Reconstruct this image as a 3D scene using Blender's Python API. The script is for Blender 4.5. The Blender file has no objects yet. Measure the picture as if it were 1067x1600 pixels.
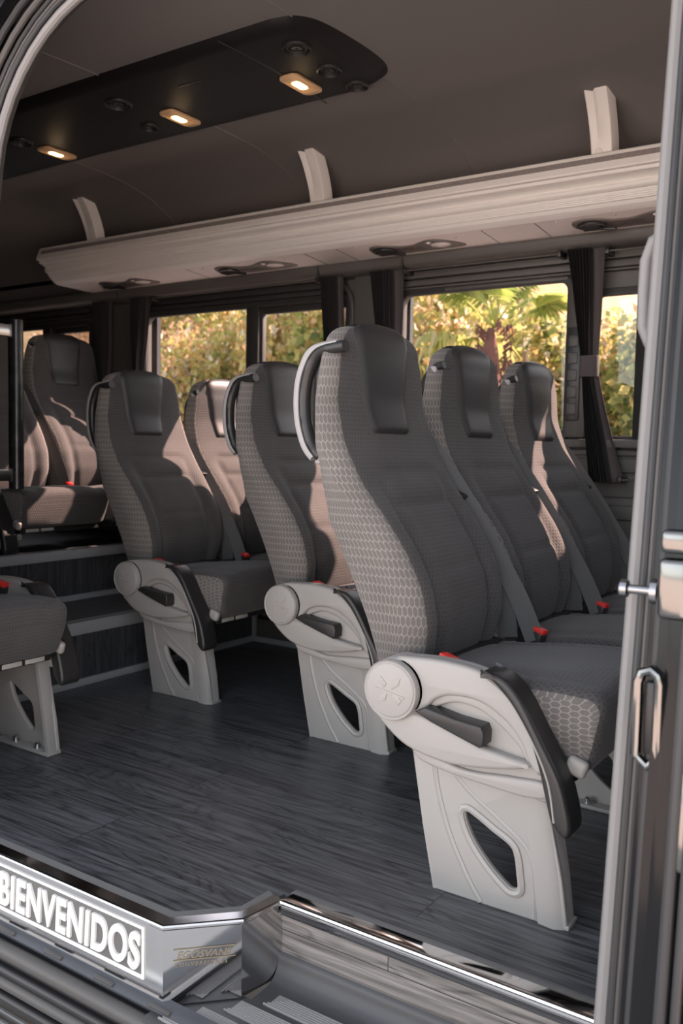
import bpy, bmesh, math, random
import numpy as np
from mathutils import Vector, Matrix

random.seed(7)
rng = np.random.default_rng(7)
scene = bpy.context.scene
col = scene.collection
R = math.radians
FAR = 3.05            # inner face of the far side wall
CAM = Vector((0, 0, 0.85))

# ------------------------------------------------------------------ camera
def cam_axes(yaw, pitch, roll):
    cy, sy = math.cos(yaw), math.sin(yaw)
    fwd = Vector((-sy*math.cos(pitch), cy*math.cos(pitch), -math.sin(pitch)))
    right = Vector((cy, sy, 0)); down = fwd.cross(right)
    c, s = math.cos(roll), math.sin(roll)
    return c*right + s*down, -s*right + c*down, fwd
r_, d_, f_ = cam_axes(R(34.05), R(4.1), R(-1.1))
cam = bpy.data.objects.new('camera', bpy.data.cameras.new('camera'))
col.objects.link(cam)
m = Matrix.Identity(4)
for i in range(3):
    m[i][0], m[i][1], m[i][2], m[i][3] = r_[i], -d_[i], -f_[i], CAM[i]
cam.matrix_world = m
cam.data.sensor_fit = 'VERTICAL'; cam.data.sensor_height = 36.0
cam.data.lens = 1393.0/1600.0*36.0
cam.data.clip_start = 0.05; cam.data.clip_end = 400
cam.data.dof.use_dof = True
cam.data.dof.focus_distance = 1.95
cam.data.dof.aperture_fstop = 5.0
scene.camera = cam

# ------------------------------------------------------------------ helpers
def tag(o, label=None, cat=None, group=None, kind=None):
    if label: o['label'] = label
    if cat: o['category'] = cat
    if group: o['group'] = group
    if kind: o['kind'] = kind
    return o

def empty(name, loc=(0, 0, 0)):
    o = bpy.data.objects.new(name, None); o.location = loc
    o.empty_display_size = 0.05
    col.objects.link(o); return o

def smooth(me, ang=35):
    me.polygons.foreach_set('use_smooth', [True]*len(me.polygons))
    me.set_sharp_from_angle(angle=R(ang))
    return me

def mesh_obj(name, verts, faces, mats, parent=None, midx=None, uv=None, ang=35, recalc=True):
    me = bpy.data.meshes.new(name)
    me.from_pydata([tuple(v) for v in verts], [], [tuple(f) for f in faces])
    if not isinstance(mats, (list, tuple)): mats = [mats]
    for mm in mats: me.materials.append(mm)
    if midx is not None: me.polygons.foreach_set('material_index', midx)
    if uv is not None:
        lay = me.uv_layers.new(name='uv')
        vi = np.zeros(len(me.loops), dtype=np.int32); me.loops.foreach_get('vertex_index', vi)
        lay.data.foreach_set('uv', np.asarray(uv, dtype=np.float32)[vi].ravel())
    if recalc:
        b = bmesh.new(); b.from_mesh(me)
        bmesh.ops.recalc_face_normals(b, faces=b.faces); b.to_mesh(me); b.free()
    smooth(me, ang)
    o = bpy.data.objects.new(name, me); col.objects.link(o)
    if parent: o.parent = parent
    return o

class MB:
    """collects pieces of one part"""
    def __init__(s): s.v = []; s.f = []; s.mi = []
    def add(s, v, f, mi=0):
        n = len(s.v); s.v += [tuple(p) for p in v]; s.f += [tuple(i+n for i in q) for q in f]; s.mi += [mi]*len(f); return s
    def box(s, x0, x1, y0, y1, z0, z1, bev=0.0, mi=0, seg=2, rot=None, piv=None):
        b = bmesh.new()
        bmesh.ops.create_cube(b, size=1)
        for v in b.verts:
            v.co = Vector(((x0+x1)/2+v.co.x*(x1-x0), (y0+y1)/2+v.co.y*(y1-y0), (z0+z1)/2+v.co.z*(z1-z0)))
        if bev > 0: bmesh.ops.bevel(b, geom=b.edges[:], offset=bev, segments=seg, profile=0.5, affect='EDGES')
        if rot is not None:
            bmesh.ops.rotate(b, cent=piv or Vector(((x0+x1)/2, (y0+y1)/2, (z0+z1)/2)), matrix=rot, verts=b.verts)
        s.bm(b, mi); return s
    def bm(s, b, mi=0):
        b.verts.index_update()
        s.add([v.co[:] for v in b.verts], [[v.index for v in f.verts] for f in b.faces], mi); b.free()
    def mesh(s, me, fn=None, mi=0):
        s.add([fn(v.co) if fn else v.co[:] for v in me.vertices], [p.vertices[:] for p in me.polygons], mi); return s
    def tube(s, path, rad, n=10, closed=False, mi=0, sx=1.0, up=None):
        v, f = tube(path, rad, n, closed, sx, up); return s.add(v, f, mi)
    def build(s, name, mats, parent=None, ang=35):
        return mesh_obj(name, s.v, s.f, mats, parent, s.mi, None, ang)

def tube(path, rad, n=10, closed=False, sx=1.0, up=None):
    P = [Vector(p) for p in path]; N = len(P)
    T = []
    for i in range(N):
        a = P[(i-1) % N] if closed or i > 0 else P[i]
        b = P[(i+1) % N] if closed or i < N-1 else P[i]
        T.append((b-a).normalized())
    ref = Vector(up) if up else (Vector((0, 0, 1)) if abs(T[0].z) < .9 else Vector((1, 0, 0)))
    nrm = (ref - T[0]*ref.dot(T[0])).normalized()
    V, F = [], []
    for i in range(N):
        if up: nrm = (ref - T[i]*ref.dot(T[i])).normalized()
        else: nrm = (nrm - T[i]*nrm.dot(T[i])).normalized()
        bi = T[i].cross(nrm)
        rr = rad[i] if isinstance(rad, (list, tuple)) else rad
        for k in range(n):
            a = 2*math.pi*k/n
            V.append(P[i] + nrm*(math.cos(a)*rr) + bi*(math.sin(a)*rr*sx))
    M = N if closed else N-1
    for i in range(M):
        for k in range(n):
            j = (i+1) % N; k2 = (k+1) % n
            F.append((i*n+k, i*n+k2, j*n+k2, j*n+k))
    if not closed:
        F.append(tuple(range(n-1, -1, -1))); F.append(tuple((N-1)*n+k for k in range(n)))
    return V, F

def spline(pts, n=8, closed=False):
    """Catmull-Rom through the points"""
    P = [np.array(p, float) for p in pts]; N = len(P); out = []
    for i in range(N if closed else N-1):
        if closed: a, b, c, d = P[(i-1) % N], P[i], P[(i+1) % N], P[(i+2) % N]
        else: a, b, c, d = P[max(i-1, 0)], P[i], P[i+1], P[min(i+2, N-1)]
        for k in range(n):
            t = k/n
            out.append(.5*((2*b)+(c-a)*t+(2*a-5*b+4*c-d)*t*t+(3*b-a-3*c+d)*t**3))
    if not closed: out.append(P[-1])
    return [tuple(p) for p in out]

def plate(loops, half, bev=0.0, res=2):
    """mesh of flat outline(s) with holes, thickness 2*half along local z, rounded edges"""
    cu = bpy.data.curves.new('tmp', 'CURVE'); cu.dimensions = '2D'; cu.fill_mode = 'BOTH'
    cu.extrude = max(half-bev, 1e-5); cu.bevel_depth = bev; cu.bevel_resolution = res; cu.offset = -bev
    for l in loops:
        sp = cu.splines.new('POLY'); sp.points.add(len(l)-1); sp.use_cyclic_u = True
        for p, q in zip(sp.points, l): p.co = (q[0], q[1], 0, 1)
    o = bpy.data.objects.new('tmp', cu); col.objects.link(o)
    bpy.context.view_layer.update()
    dg = bpy.context.evaluated_depsgraph_get()
    me = bpy.data.meshes.new_from_object(o.evaluated_get(dg))
    bpy.data.objects.remove(o); bpy.data.curves.remove(cu)
    b = bmesh.new(); b.from_mesh(me); bmesh.ops.remove_doubles(b, verts=b.verts, dist=1e-5); b.to_mesh(me); b.free()
    return me

def text_mesh(s, size, offset=0.0, extrude=0.002, sx=1.0, shear=0.0, bevel=0.0, space=1.0):
    cu = bpy.data.curves.new('tmp', 'FONT'); cu.body = s; cu.size = size; cu.offset = offset
    cu.extrude = extrude; cu.bevel_depth = bevel; cu.shear = shear; cu.space_character = space
    o = bpy.data.objects.new('tmp', cu); col.objects.link(o); bpy.context.view_layer.update()
    dg = bpy.context.evaluated_depsgraph_get()
    me = bpy.data.meshes.new_from_object(o.evaluated_get(dg))
    bpy.data.objects.remove(o); bpy.data.curves.remove(cu)
    return me

def rrect(x0, x1, z0, z1, r, n=6):
    out = []
    for cx, cz, a0 in ((x1-r, z1-r, 0), (x0+r, z1-r, 90), (x0+r, z0+r, 180), (x1-r, z0+r, 270)):
        for k in range(n+1):
            a = R(a0+90*k/n); out.append((cx+r*math.cos(a), cz+r*math.sin(a)))
    return out

def sweep_x(prof, x0, x1, closed=True, n=2):
    """profile of (y,z) along x"""
    V, F = [], []; k = len(prof)
    for i in range(n):
        x = x0+(x1-x0)*i/(n-1)
        V += [(x, p[0], p[1]) for p in prof]
    for i in range(n-1):
        for j in range(k if closed else k-1):
            j2 = (j+1) % k
            F.append((i*k+j, i*k+j2, (i+1)*k+j2, (i+1)*k+j))
    if closed:
        F.append(tuple(range(k-1, -1, -1))); F.append(tuple((n-1)*k+j for j in range(k)))
    return V, F

def lathe(prof, n=24):
    """profile (r, h) around z"""
    V, F = [], []
    for (r, h) in prof:
        for k in range(n):
            a = 2*math.pi*k/n; V.append((r*math.cos(a), r*math.sin(a), h))
    for i in range(len(prof)-1):
        for k in range(n):
            k2 = (k+1) % n; F.append((i*n+k, i*n+k2, (i+1)*n+k2, (i+1)*n+k))
    F.append(tuple(range(n-1, -1, -1))); F.append(tuple((len(prof)-1)*n+k for k in range(n)))
    return V, F

# ------------------------------------------------------------------ materials
def new_mat(name):
    m = bpy.data.materials.new(name); m.use_nodes = True
    nt = m.node_tree; b = nt.nodes['Principled BSDF']
    return m, nt, b
def nd(nt, typ, **kw):
    n = nt.nodes.new(typ)
    for k, v in kw.items(): setattr(n, k, v)
    return n
def lk(nt, a, b): nt.links.new(a, b)

def simple(name, c, rough=.5, metal=0.0, bump=0.0, bscale=300, coat=0.0, vary=0.0, vscale=6):
    m, nt, b = new_mat(name)
    b.inputs['Base Color'].default_value = (*c, 1); b.inputs['Roughness'].default_value = rough
    b.inputs['Metallic'].default_value = metal; b.inputs['Coat Weight'].default_value = coat
    tc = nd(nt, 'ShaderNodeTexCoord')
    if bump > 0:
        no = nd(nt, 'ShaderNodeTexNoise'); no.inputs['Scale'].default_value = bscale; no.inputs['Detail'].default_value = 3
        lk(nt, tc.outputs['Object'], no.inputs['Vector'])
        bp = nd(nt, 'ShaderNodeBump'); bp.inputs['Strength'].default_value = bump; bp.inputs['Distance'].default_value = .002
        lk(nt, no.outputs['Fac'], bp.inputs['Height']); lk(nt, bp.outputs['Normal'], b.inputs['Normal'])
    if vary > 0:
        no = nd(nt, 'ShaderNodeTexNoise'); no.inputs['Scale'].default_value = vscale; no.inputs['Detail'].default_value = 4
        lk(nt, tc.outputs['Object'], no.inputs['Vector'])
        mx = nd(nt, 'ShaderNodeMix', data_type='RGBA')
        mx.inputs['A'].default_value = (*[x*(1-vary) for x in c], 1); mx.inputs['B'].default_value = (*[min(1, x*(1+vary)) for x in c], 1)
        lk(nt, no.outputs['Fac'], mx.inputs['Factor']); lk(nt, mx.outputs['Result'], b.inputs['Base Color'])
    return m

def honeycomb(name, base, line, w, h, lw=.10, rough=.85, strength=1.0, turn=False):
    """woven cloth with a net of six-sided cells, w x h metres each, in uv metres"""
    m, nt, b = new_mat(name)
    uv = nd(nt, 'ShaderNodeUVMap')
    def vm(op, a, bb=None):
        n = nd(nt, 'ShaderNodeVectorMath', operation=op)
        for i, x in enumerate((a, bb)):
            if x is None: continue
            if isinstance(x, tuple): n.inputs[i].default_value = x
            else: lk(nt, x, n.inputs[i])
        return n.outputs['Value'] if op in ('LENGTH', 'DOT_PRODUCT') else n.outputs['Vector']
    def ma(op, a, bb=None):
        n = nd(nt, 'ShaderNodeMath', operation=op)
        for i, x in enumerate((a, bb)):
            if x is None: continue
            if isinstance(x, (int, float)): n.inputs[i].default_value = x
            else: lk(nt, x, n.inputs[i])
        return n.outputs[0]
    rr = (1.0, 1.7320508, 1.0)
    src = uv.outputs['UV']
    if turn:
        sp = nd(nt, 'ShaderNodeSeparateXYZ'); lk(nt, src, sp.inputs[0])
        cb = nd(nt, 'ShaderNodeCombineXYZ'); lk(nt, sp.outputs['Y'], cb.inputs['X']); lk(nt, sp.outputs['X'], cb.inputs['Y']); src = cb.outputs[0]
    p = vm('MULTIPLY', src, (1/w, 1.1547/h, 0.0))
    p = vm('ADD', p, (200.0, 200*1.7320508, 0.0))
    a = vm('SUBTRACT', vm('MODULO', p, rr), (.5, .8660254, 0))
    p2 = vm('SUBTRACT', p, (.5, .8660254, 0))
    c = vm('SUBTRACT', vm('MODULO', p2, rr), (.5, .8660254, 0))
    less = ma('LESS_THAN', vm('LENGTH', a), vm('LENGTH', c))
    mx = nd(nt, 'ShaderNodeMix', data_type='VECTOR'); lk(nt, less, mx.inputs['Factor'])
    vi = [i for i in mx.inputs if i.type == 'VECTOR' and i.name in ('A', 'B')]
    lk(nt, c, vi[0]); lk(nt, a, vi[1])
    vo = [o for o in mx.outputs if o.type == 'VECTOR'][0]
    ab = vm('ABSOLUTE', vo)
    sx = nd(nt, 'ShaderNodeSeparateXYZ'); lk(nt, ab, sx.inputs[0])
    hd = ma('MAXIMUM', vm('DOT_PRODUCT', ab, (.5, .8660254, 0)), sx.outputs['X'])
    mr = nd(nt, 'ShaderNodeMapRange', interpolation_type='SMOOTHSTEP')
    mr.inputs['From Min'].default_value = .5-lw*1.6; mr.inputs['From Max'].default_value = .5-lw*.5
    lk(nt, hd, mr.inputs['Value'])
    # yarn grain
    tc = nd(nt, 'ShaderNodeTexCoord')
    no = nd(nt, 'ShaderNodeTexNoise'); no.inputs['Scale'].default_value = 700; no.inputs['Detail'].default_value = 2
    lk(nt, tc.outputs['Object'], no.inputs['Vector'])
    no2 = nd(nt, 'ShaderNodeTexNoise'); no2.inputs['Scale'].default_value = 9; no2.inputs['Detail'].default_value = 3
    lk(nt, tc.outputs['Object'], no2.inputs['Vector'])
    mc = nd(nt, 'ShaderNodeMix', data_type='RGBA')
    mc.inputs['A'].default_value = (*base, 1); mc.inputs['B'].default_value = (*line, 1)
    lk(nt, ma('MULTIPLY', mr.outputs['Result'], strength), mc.inputs['Factor'])
    sc = ma('ADD', ma('MULTIPLY', no.outputs['Fac'], .5), ma('MULTIPLY', no2.outputs['Fac'], .5))
    sc = ma('ADD', sc, .5)
    vs = nd(nt, 'ShaderNodeVectorMath', operation='SCALE'); lk(nt, mc.outputs['Result'], vs.inputs[0]); lk(nt, sc, vs.inputs['Scale'])
    lk(nt, vs.outputs['Vector'], b.inputs['Base Color'])
    b.inputs['Roughness'].default_value = rough
    b.inputs['Sheen Weight'].default_value = .15
    b.inputs['Specular IOR Level'].default_value = .2
    bp = nd(nt, 'ShaderNodeBump'); bp.inputs['Strength'].default_value = .35; bp.inputs['Distance'].default_value = .0015
    hh = ma('ADD', mr.outputs['Result'], ma('MULTIPLY', no.outputs['Fac'], .6))
    lk(nt, hh, bp.inputs['Height']); lk(nt, bp.outputs['Normal'], b.inputs['Normal'])
    return m

def wood(name, dark, light, plank_w=.18, plank_l=1.2, vertical=False, rough=.38):
    """vinyl planks with long grain; vertical: on a riser the plank runs along the face"""
    m, nt, b = new_mat(name)
    tc = nd(nt, 'ShaderNodeTexCoord')
    def mapping(scale, loc=(0, 0, 0), rot=(0, 0, 0), src=None):
        n = nd(nt, 'ShaderNodeMapping'); n.inputs['Scale'].default_value = scale
        n.inputs['Location'].default_value = loc; n.inputs['Rotation'].default_value = rot
        lk(nt, src or tc.outputs['Object'], n.inputs['Vector']); return n.outputs['Vector']
    src = tc.outputs['Object']
    if vertical == 'z':      # grain up the face (faces across x)
        s = nd(nt, 'ShaderNodeSeparateXYZ'); lk(nt, src, s.inputs[0])
        c = nd(nt, 'ShaderNodeCombineXYZ'); lk(nt, s.outputs['Z'], c.inputs['X']); lk(nt, s.outputs['Y'], c.inputs['Y']); src = c.outputs[0]
    elif vertical:           # grain along x on a face standing along x
        s = nd(nt, 'ShaderNodeSeparateXYZ'); lk(nt, src, s.inputs[0])
        c = nd(nt, 'ShaderNodeCombineXYZ'); lk(nt, s.outputs['X'], c.inputs['X']); lk(nt, s.outputs['Z'], c.inputs['Y']); src = c.outputs[0]
    br = nd(nt, 'ShaderNodeTexBrick'); br.offset = .37; br.inputs['Scale'].default_value = 1.0
    br.inputs['Brick Width'].default_value = plank_l; br.inputs['Row Height'].default_value = plank_w
    br.inputs['Mortar Size'].default_value = .0012; br.inputs['Mortar Smooth'].default_value = .3
    br.inputs['Color1'].default_value = (0, 0, 0, 1); br.inputs['Color2'].default_value = (1, 1, 1, 1); br.inputs['Mortar'].default_value = (.5, .5, .5, 1)
    lk(nt, mapping((1, 1, 1), (.31, .055, 0), src=src), br.inputs['Vector'])
    # shift the grain for each plank
    vs = nd(nt, 'ShaderNodeVectorMath', operation='MULTIPLY_ADD')
    vs.inputs[1].default_value = (3.0, 5.0, 2.0)
    lk(nt, br.outputs['Color'], vs.inputs[0]); lk(nt, src, vs.inputs[2])
    g = vs.outputs['Vector']
    n1 = nd(nt, 'ShaderNodeTexNoise'); n1.inputs['Scale'].default_value = 1; n1.inputs['Detail'].default_value = 7; n1.inputs['Roughness'].default_value = .62; n1.inputs['Distortion'].default_value = .5
    lk(nt, mapping((3.0, 95, 1), src=g), n1.inputs['Vector'])
    n2 = nd(nt, 'ShaderNodeTexNoise'); n2.inputs['Scale'].default_value = 1; n2.inputs['Detail'].default_value = 2; n2.inputs['Distortion'].default_value = .6
    lk(nt, mapping((1.6, 9.0, 1), src=g), n2.inputs['Vector'])
    mm = nd(nt, 'ShaderNodeMath', operation='MULTIPLY'); lk(nt, n2.outputs['Fac'], mm.inputs[0]); mm.inputs[1].default_value = 16
    fr = nd(nt, 'ShaderNodeMath', operation='PINGPONG'); lk(nt, mm.outputs[0], fr.inputs[0]); fr.inputs[1].default_value = .5
    mp = nd(nt, 'ShaderNodeMapRange'); lk(nt, fr.outputs[0], mp.inputs['Value']); mp.inputs['From Min'].default_value = 0; mp.inputs['From Max'].default_value = .28
    r1 = nd(nt, 'ShaderNodeMapRange'); lk(nt, n1.outputs['Fac'], r1.inputs['Value']); r1.inputs['From Min'].default_value = .40; r1.inputs['From Max'].default_value = .60
    mu = nd(nt, 'ShaderNodeMath', operation='MULTIPLY_ADD'); lk(nt, mp.outputs['Result'], mu.inputs[0]); mu.inputs[1].default_value = .35
    ad = nd(nt, 'ShaderNodeMath', operation='MULTIPLY'); lk(nt, r1.outputs['Result'], ad.inputs[0]); ad.inputs[1].default_value = .65
    lk(nt, ad.outputs[0], mu.inputs[2])
    mx = nd(nt, 'ShaderNodeMix', data_type='RGBA'); mx.inputs['A'].default_value = (*dark, 1); mx.inputs['B'].default_value = (*light, 1)
    lk(nt, mu.outputs[0], mx.inputs['Factor'])
    m2 = nd(nt, 'ShaderNodeMix', data_type='RGBA'); lk(nt, br.outputs['Fac'], m2.inputs['Factor'])
    lk(nt, mx.outputs['Result'], m2.inputs['A']); m2.inputs['B'].default_value = (*[x*.5 for x in dark], 1)
    lk(nt, m2.outputs['Result'], b.inputs['Base Color'])
    b.inputs['Roughness'].default_value = rough
    bp = nd(nt, 'ShaderNodeBump'); bp.inputs['Strength'].default_value = .25; bp.inputs['Distance'].default_value = .001
    lk(nt, mu.outputs[0], bp.inputs['Height']); lk(nt, bp.outputs['Normal'], b.inputs['Normal'])
    return m

def glass(name, tint):
    m = bpy.data.materials.new(name); m.use_nodes = True; nt = m.node_tree
    nt.nodes.clear()
    out = nd(nt, 'ShaderNodeOutputMaterial'); tr = nd(nt, 'ShaderNodeBsdfTransparent'); gl = nd(nt, 'ShaderNodeBsdfGlossy')
    tr.inputs['Color'].default_value = (*tint, 1); gl.inputs['Roughness'].default_value = .02
    lw = nd(nt, 'ShaderNodeLayerWeight'); lw.inputs['Blend'].default_value = .5
    pw = nd(nt, 'ShaderNodeMath', operation='POWER'); lk(nt, lw.outputs['Facing'], pw.inputs[0]); pw.inputs[1].default_value = 4.0
    fr = nd(nt, 'ShaderNodeMath', operation='MULTIPLY_ADD'); lk(nt, pw.outputs[0], fr.inputs[0]); fr.inputs[1].default_value = .8; fr.inputs[2].default_value = .03
    mx = nd(nt, 'ShaderNodeMixShader'); lk(nt, fr.outputs[0], mx.inputs[0]); lk(nt, tr.outputs[0], mx.inputs[1]); lk(nt, gl.outputs[0], mx.inputs[2])
    lk(nt, mx.outputs[0], out.inputs[0]); return m

def emission(name, c, s):
    m, nt, b = new_mat(name); b.inputs['Base Color'].default_value = (*c, 1)
    b.inputs['Emission Color'].default_value = (*c, 1); b.inputs['Emission Strength'].default_value = s; return m

def leafmat(name, cols, trans=.5, scale=2.5):
    m = bpy.data.materials.new(name); m.use_nodes = True; nt = m.node_tree; nt.nodes.clear()
    out = nd(nt, 'ShaderNodeOutputMaterial')
    at = nd(nt, 'ShaderNodeAttribute'); at.attribute_name = 'tone'
    cr = nd(nt, 'ShaderNodeValToRGB'); e = cr.color_ramp.elements
    e[0].position = 0; e[0].color = (*cols[0], 1); e[1].position = 1; e[1].color = (*cols[-1], 1)
    for i, c in enumerate(cols[1:-1]): x = e.new((i+1)/(len(cols)-1)); x.color = (*c, 1)
    lk(nt, at.outputs['Fac'], cr.inputs[0])
    di = nd(nt, 'ShaderNodeBsdfPrincipled'); lk(nt, cr.outputs[0], di.inputs['Base Color']); di.inputs['Roughness'].default_value = .42
    tl = nd(nt, 'ShaderNodeBsdfTranslucent'); lk(nt, cr.outputs[0], tl.inputs['Color'])
    mx = nd(nt, 'ShaderNodeMixShader'); mx.inputs[0].default_value = trans
    lk(nt, di.outputs[0], mx.inputs[1]); lk(nt, tl.outputs[0], mx.inputs[2]); lk(nt, mx.outputs[0], out.inputs[0]); return m

M = {}
M['side_cloth'] = honeycomb('bolster_cloth', (.132, .121, .113), (.265, .243, .222), .0105, .0265, lw=.075, strength=.72)
M['mid_cloth'] = honeycomb('centre_cloth', (.056, .053, .054), (.088, .082, .080), .009, .013, lw=.16, rough=.8, strength=.8)
M['side_cloth_flat'] = honeycomb('cushion_side_cloth', (.135, .124, .117), (.28, .255, .232), .0112, .0235, lw=.075, strength=.75, turn=True)
M['leather'] = simple('black_leather', (.028, .027, .028), .46, bump=.15, bscale=900)
M['belt'] = simple('belt_webbing', (.075, .073, .072), .6, bump=.2, bscale=1200)
M['grey_plastic'] = simple('light_grey_plastic', (.335, .318, .30), .42, bump=.06, bscale=1500)
M['grey_metal'] = simple('powder_coated_leg', (.335, .32, .303), .36, bump=.03, bscale=800)
M['handle_grey'] = simple('handle_grey_plastic', (.33, .32, .315), .45)
M['black_plastic'] = simple('black_plastic', (.022, .021, .021), .38)
M['dark_plastic'] = simple('dark_grey_plastic', (.075, .07, .066), .5, bump=.05, bscale=1200)
M['red'] = simple('red_button', (.75, .035, .03), .4)
M['white_label'] = simple('paper_label', (.42, .40, .37), .6)
M['trim_alu'] = simple('satin_trim', (.33, .335, .345), .4, bump=.05, bscale=300)
M['steel'] = simple('bolt_steel', (.55, .55, .56), .3, metal=1)
M['chrome'] = simple('polished_steel', (.66, .65, .65), .09, metal=1, bump=.02, bscale=40)
M['brushed'] = simple('aluminium_edge', (.50, .49, .48), .34, metal=1, bump=.05, bscale=300)
M['floor'] = wood('vinyl_plank_floor', (.016, .018, .021), (.115, .12, .13))
M['riser_wood'] = wood('riser_plank', (.05, .047, .044), (.25, .235, .22), plank_w=.2, vertical=True, rough=.5)
M['dark_wood'] = wood('dark_riser_plank', (.02, .021, .024), (.075, .077, .083), plank_w=.16, vertical='z', rough=.45)
M['felt'] = simple('grey_sealant', (.17, .165, .16), .85, bump=.5, bscale=500)
M['headliner'] = simple('headliner_cloth', (.175, .163, .156), .85, bump=.25, bscale=260)
M['wall'] = simple('wall_trim_plastic', (.10, .094, .088), .55, bump=.12, bscale=700)
M['wall_dark'] = simple('rear_trim_plastic', (.035, .033, .032), .6, bump=.12, bscale=700)
M['rack'] = simple('rack_aluminium_paint', (.76, .735, .70), .38)
M['rack_panel'] = simple('rack_underside', (.75, .69, .66), .5)
M['led'] = simple('led_cover', (.27, .24, .23), .3, bump=.8, bscale=220, vary=.35, vscale=120)
M['console_brown'] = simple('console_tray', (.13, .11, .10), .45)
M['lens'] = simple('reading_lens', (.62, .57, .54), .2)
M['duct'] = simple('duct_black', (.012, .011, .011), .5, bump=.08, bscale=900)
M['duct'].node_tree.nodes['Principled BSDF'].inputs['Specular IOR Level'].default_value = .2
M['curtain'] = simple('curtain_cloth', (.016, .014, .014), .9, bump=.2, bscale=900)
M['curtain_light'] = simple('curtain_hem', (.075, .062, .062), .9, bump=.2, bscale=900)
M['glass'] = glass('tinted_window', (.85, .83, .83))
M['paint'] = simple('black_paint', (.008, .008, .009), .12)
M['gloss_panel'] = simple('polished_dark_panel', (.19, .186, .18), .10, metal=1)
M['pin_steel'] = simple('pin_steel', (.34, .34, .35), .25, metal=1)
M['rubber'] = simple('grey_door_rubber', (.21, .203, .20), .5, bump=.05, bscale=300)
M['paint'].node_tree.nodes['Principled BSDF'].inputs['Specular IOR Level'].default_value = .22
M['rubber_dark'] = simple('black_door_rubber', (.03, .03, .032), .45)
M['step_plastic'] = simple('step_well_plastic', (.055, .055, .058), .42, bump=.1, bscale=600)
M['rib'] = simple('ribbed_tread', (.27, .265, .26), .5)
M['sill_paint'] = simple('sill_paint', (.06, .063, .072), .3, vary=.2, vscale=12)
M['letter'] = simple('white_letter', (.80, .79, .76), .35)
M['sign_dark'] = simple('sign_field', (.16, .155, .15), .35, metal=.3)
M['brass'] = simple('etched_logo', (.36, .31, .22), .35, metal=.7)
M['scuffed'] = simple('scuffed_black_pole', (.05, .05, .052), .25, metal=.6, vary=.9, vscale=30)
M['lamp_lens'] = simple('amber_lens', (.55, .36, .20), .3)
M['lamp_on'] = emission('lamp_glow', (1.0, .68, .34), 9.0)

# ------------------------------------------------------------------ seats
SC = .2225    # seat centre, measured from its aisle side
def smooth_interp(z, zs, vs, k=.018):
    z = np.asarray(z, float); acc = np.zeros_like(z)
    w = np.linspace(-1.6, 1.6, 9); g = np.exp(-w*w); g /= g.sum()
    for a, b in zip(w, g): acc += b*np.interp(z+a*k, zs, vs)
    return acc
ZC = [.395, .44, .50, .575, .646, .71, .78, .86, .95, 1.04, 1.10]
REAR = [-0.435, -0.45, -0.475, -0.51, -0.545, -0.573, -0.592, -0.6, -0.602, -0.594, -0.584]
FRONT = [-0.345, -0.328, -0.318, -0.33, -0.366, -0.412, -0.468, -0.515, -0.543, -0.545, -0.552]
HW = [0.185, 0.195, 0.205, 0.212, 0.214, 0.219, 0.224, 0.22, 0.208, 0.193, 0.167]
NF, NB = 41, 21

def ring(z):
    """front points (near to far), then back points (far to near) at height z"""
    xr = float(smooth_interp(z, ZC, REAR)); xf = float(smooth_interp(z, ZC, FRONT)); hw = float(smooth_interp(z, ZC, HW))
    low = float(np.clip((.82-z)/.12, 0, 1))            # side bolsters only below the head
    pts, uvs = [], []
    rc = min(.035, (xf-xr)*.38)
    prev = 0
    for i in range(NF):
        u = -1+2*i/(NF-1); a = abs(u); y = u*(hw-.006)
        f = 0.0
        f += low*(.008*math.exp(-((a-.80)/.11)**2) - .010*math.exp(-((a-.60)/.07)**2)+.006*(1-a*a))
        f += (1-low)*(.020*(1-a**2.2))
        if a < .64:
            s = 1 - math.exp(-((.64-a)/.10)**2)
            for zg, am in ((.805, .008), (.735, .009), (.605, .005)):
                f -= am*s*math.exp(-((z-zg)/.009)**2)
            f += .007*s*math.exp(-((z-.77)/.022)**2)
        if a > .9: f -= rc*.9*(1-math.sqrt(max(0, 1-((a-.9)/.1)**2)))*.8
        pts.append((xf+f, y)); 
    for i in range(NB):
        t = i/(NB-1); u = math.cos(math.pi*t)            # +1 -> -1
        a = abs(u); d = (1-a**3.0)
        x = xf-rc*1.25-(xf-rc*1.25-xr)*(math.sin(math.pi*min(max(t, 0.0), 1))**(.28*low+.75*(1-low)) if 0 < t < 1 else 0)
        pts.append((x, u*hw))
    return pts, hw, xr, xf

rows = []
for z in np.concatenate([np.arange(.395, 1.060, .0085)]): rows.append([(p[0], p[1], float(z)) for p in ring(float(z))[0]])
z0 = 1.060; base, hw0, xr0, xf0 = ring(z0); cx = (xr0+xf0)/2
for th in np.linspace(12, 90, 8):
    c, s = math.cos(R(th)), math.sin(R(th))
    sy = 1-.44*(1-c); sxx = 1-.62*(1-c)
    rows.append([(cx+(p[0]-cx)*sxx+.004*s, p[1]*sy, z0+.050*s+.006*s*(1-min(1, (p[1]/hw0)**2))) for p in base])
for q in (.72, .4):
    last = rows[-1]; lz = last[0][2]
    mx_ = sum(p[0] for p in last)/len(last)
    rows.append([(mx_+(p[0]-mx_)*q, p[1]*(q if q > .5 else .55), p[2]+.0012) for p in last])
rows = np.array(rows)                                   # rows x ring x 3
NR, NK = rows.shape[:2]

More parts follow.
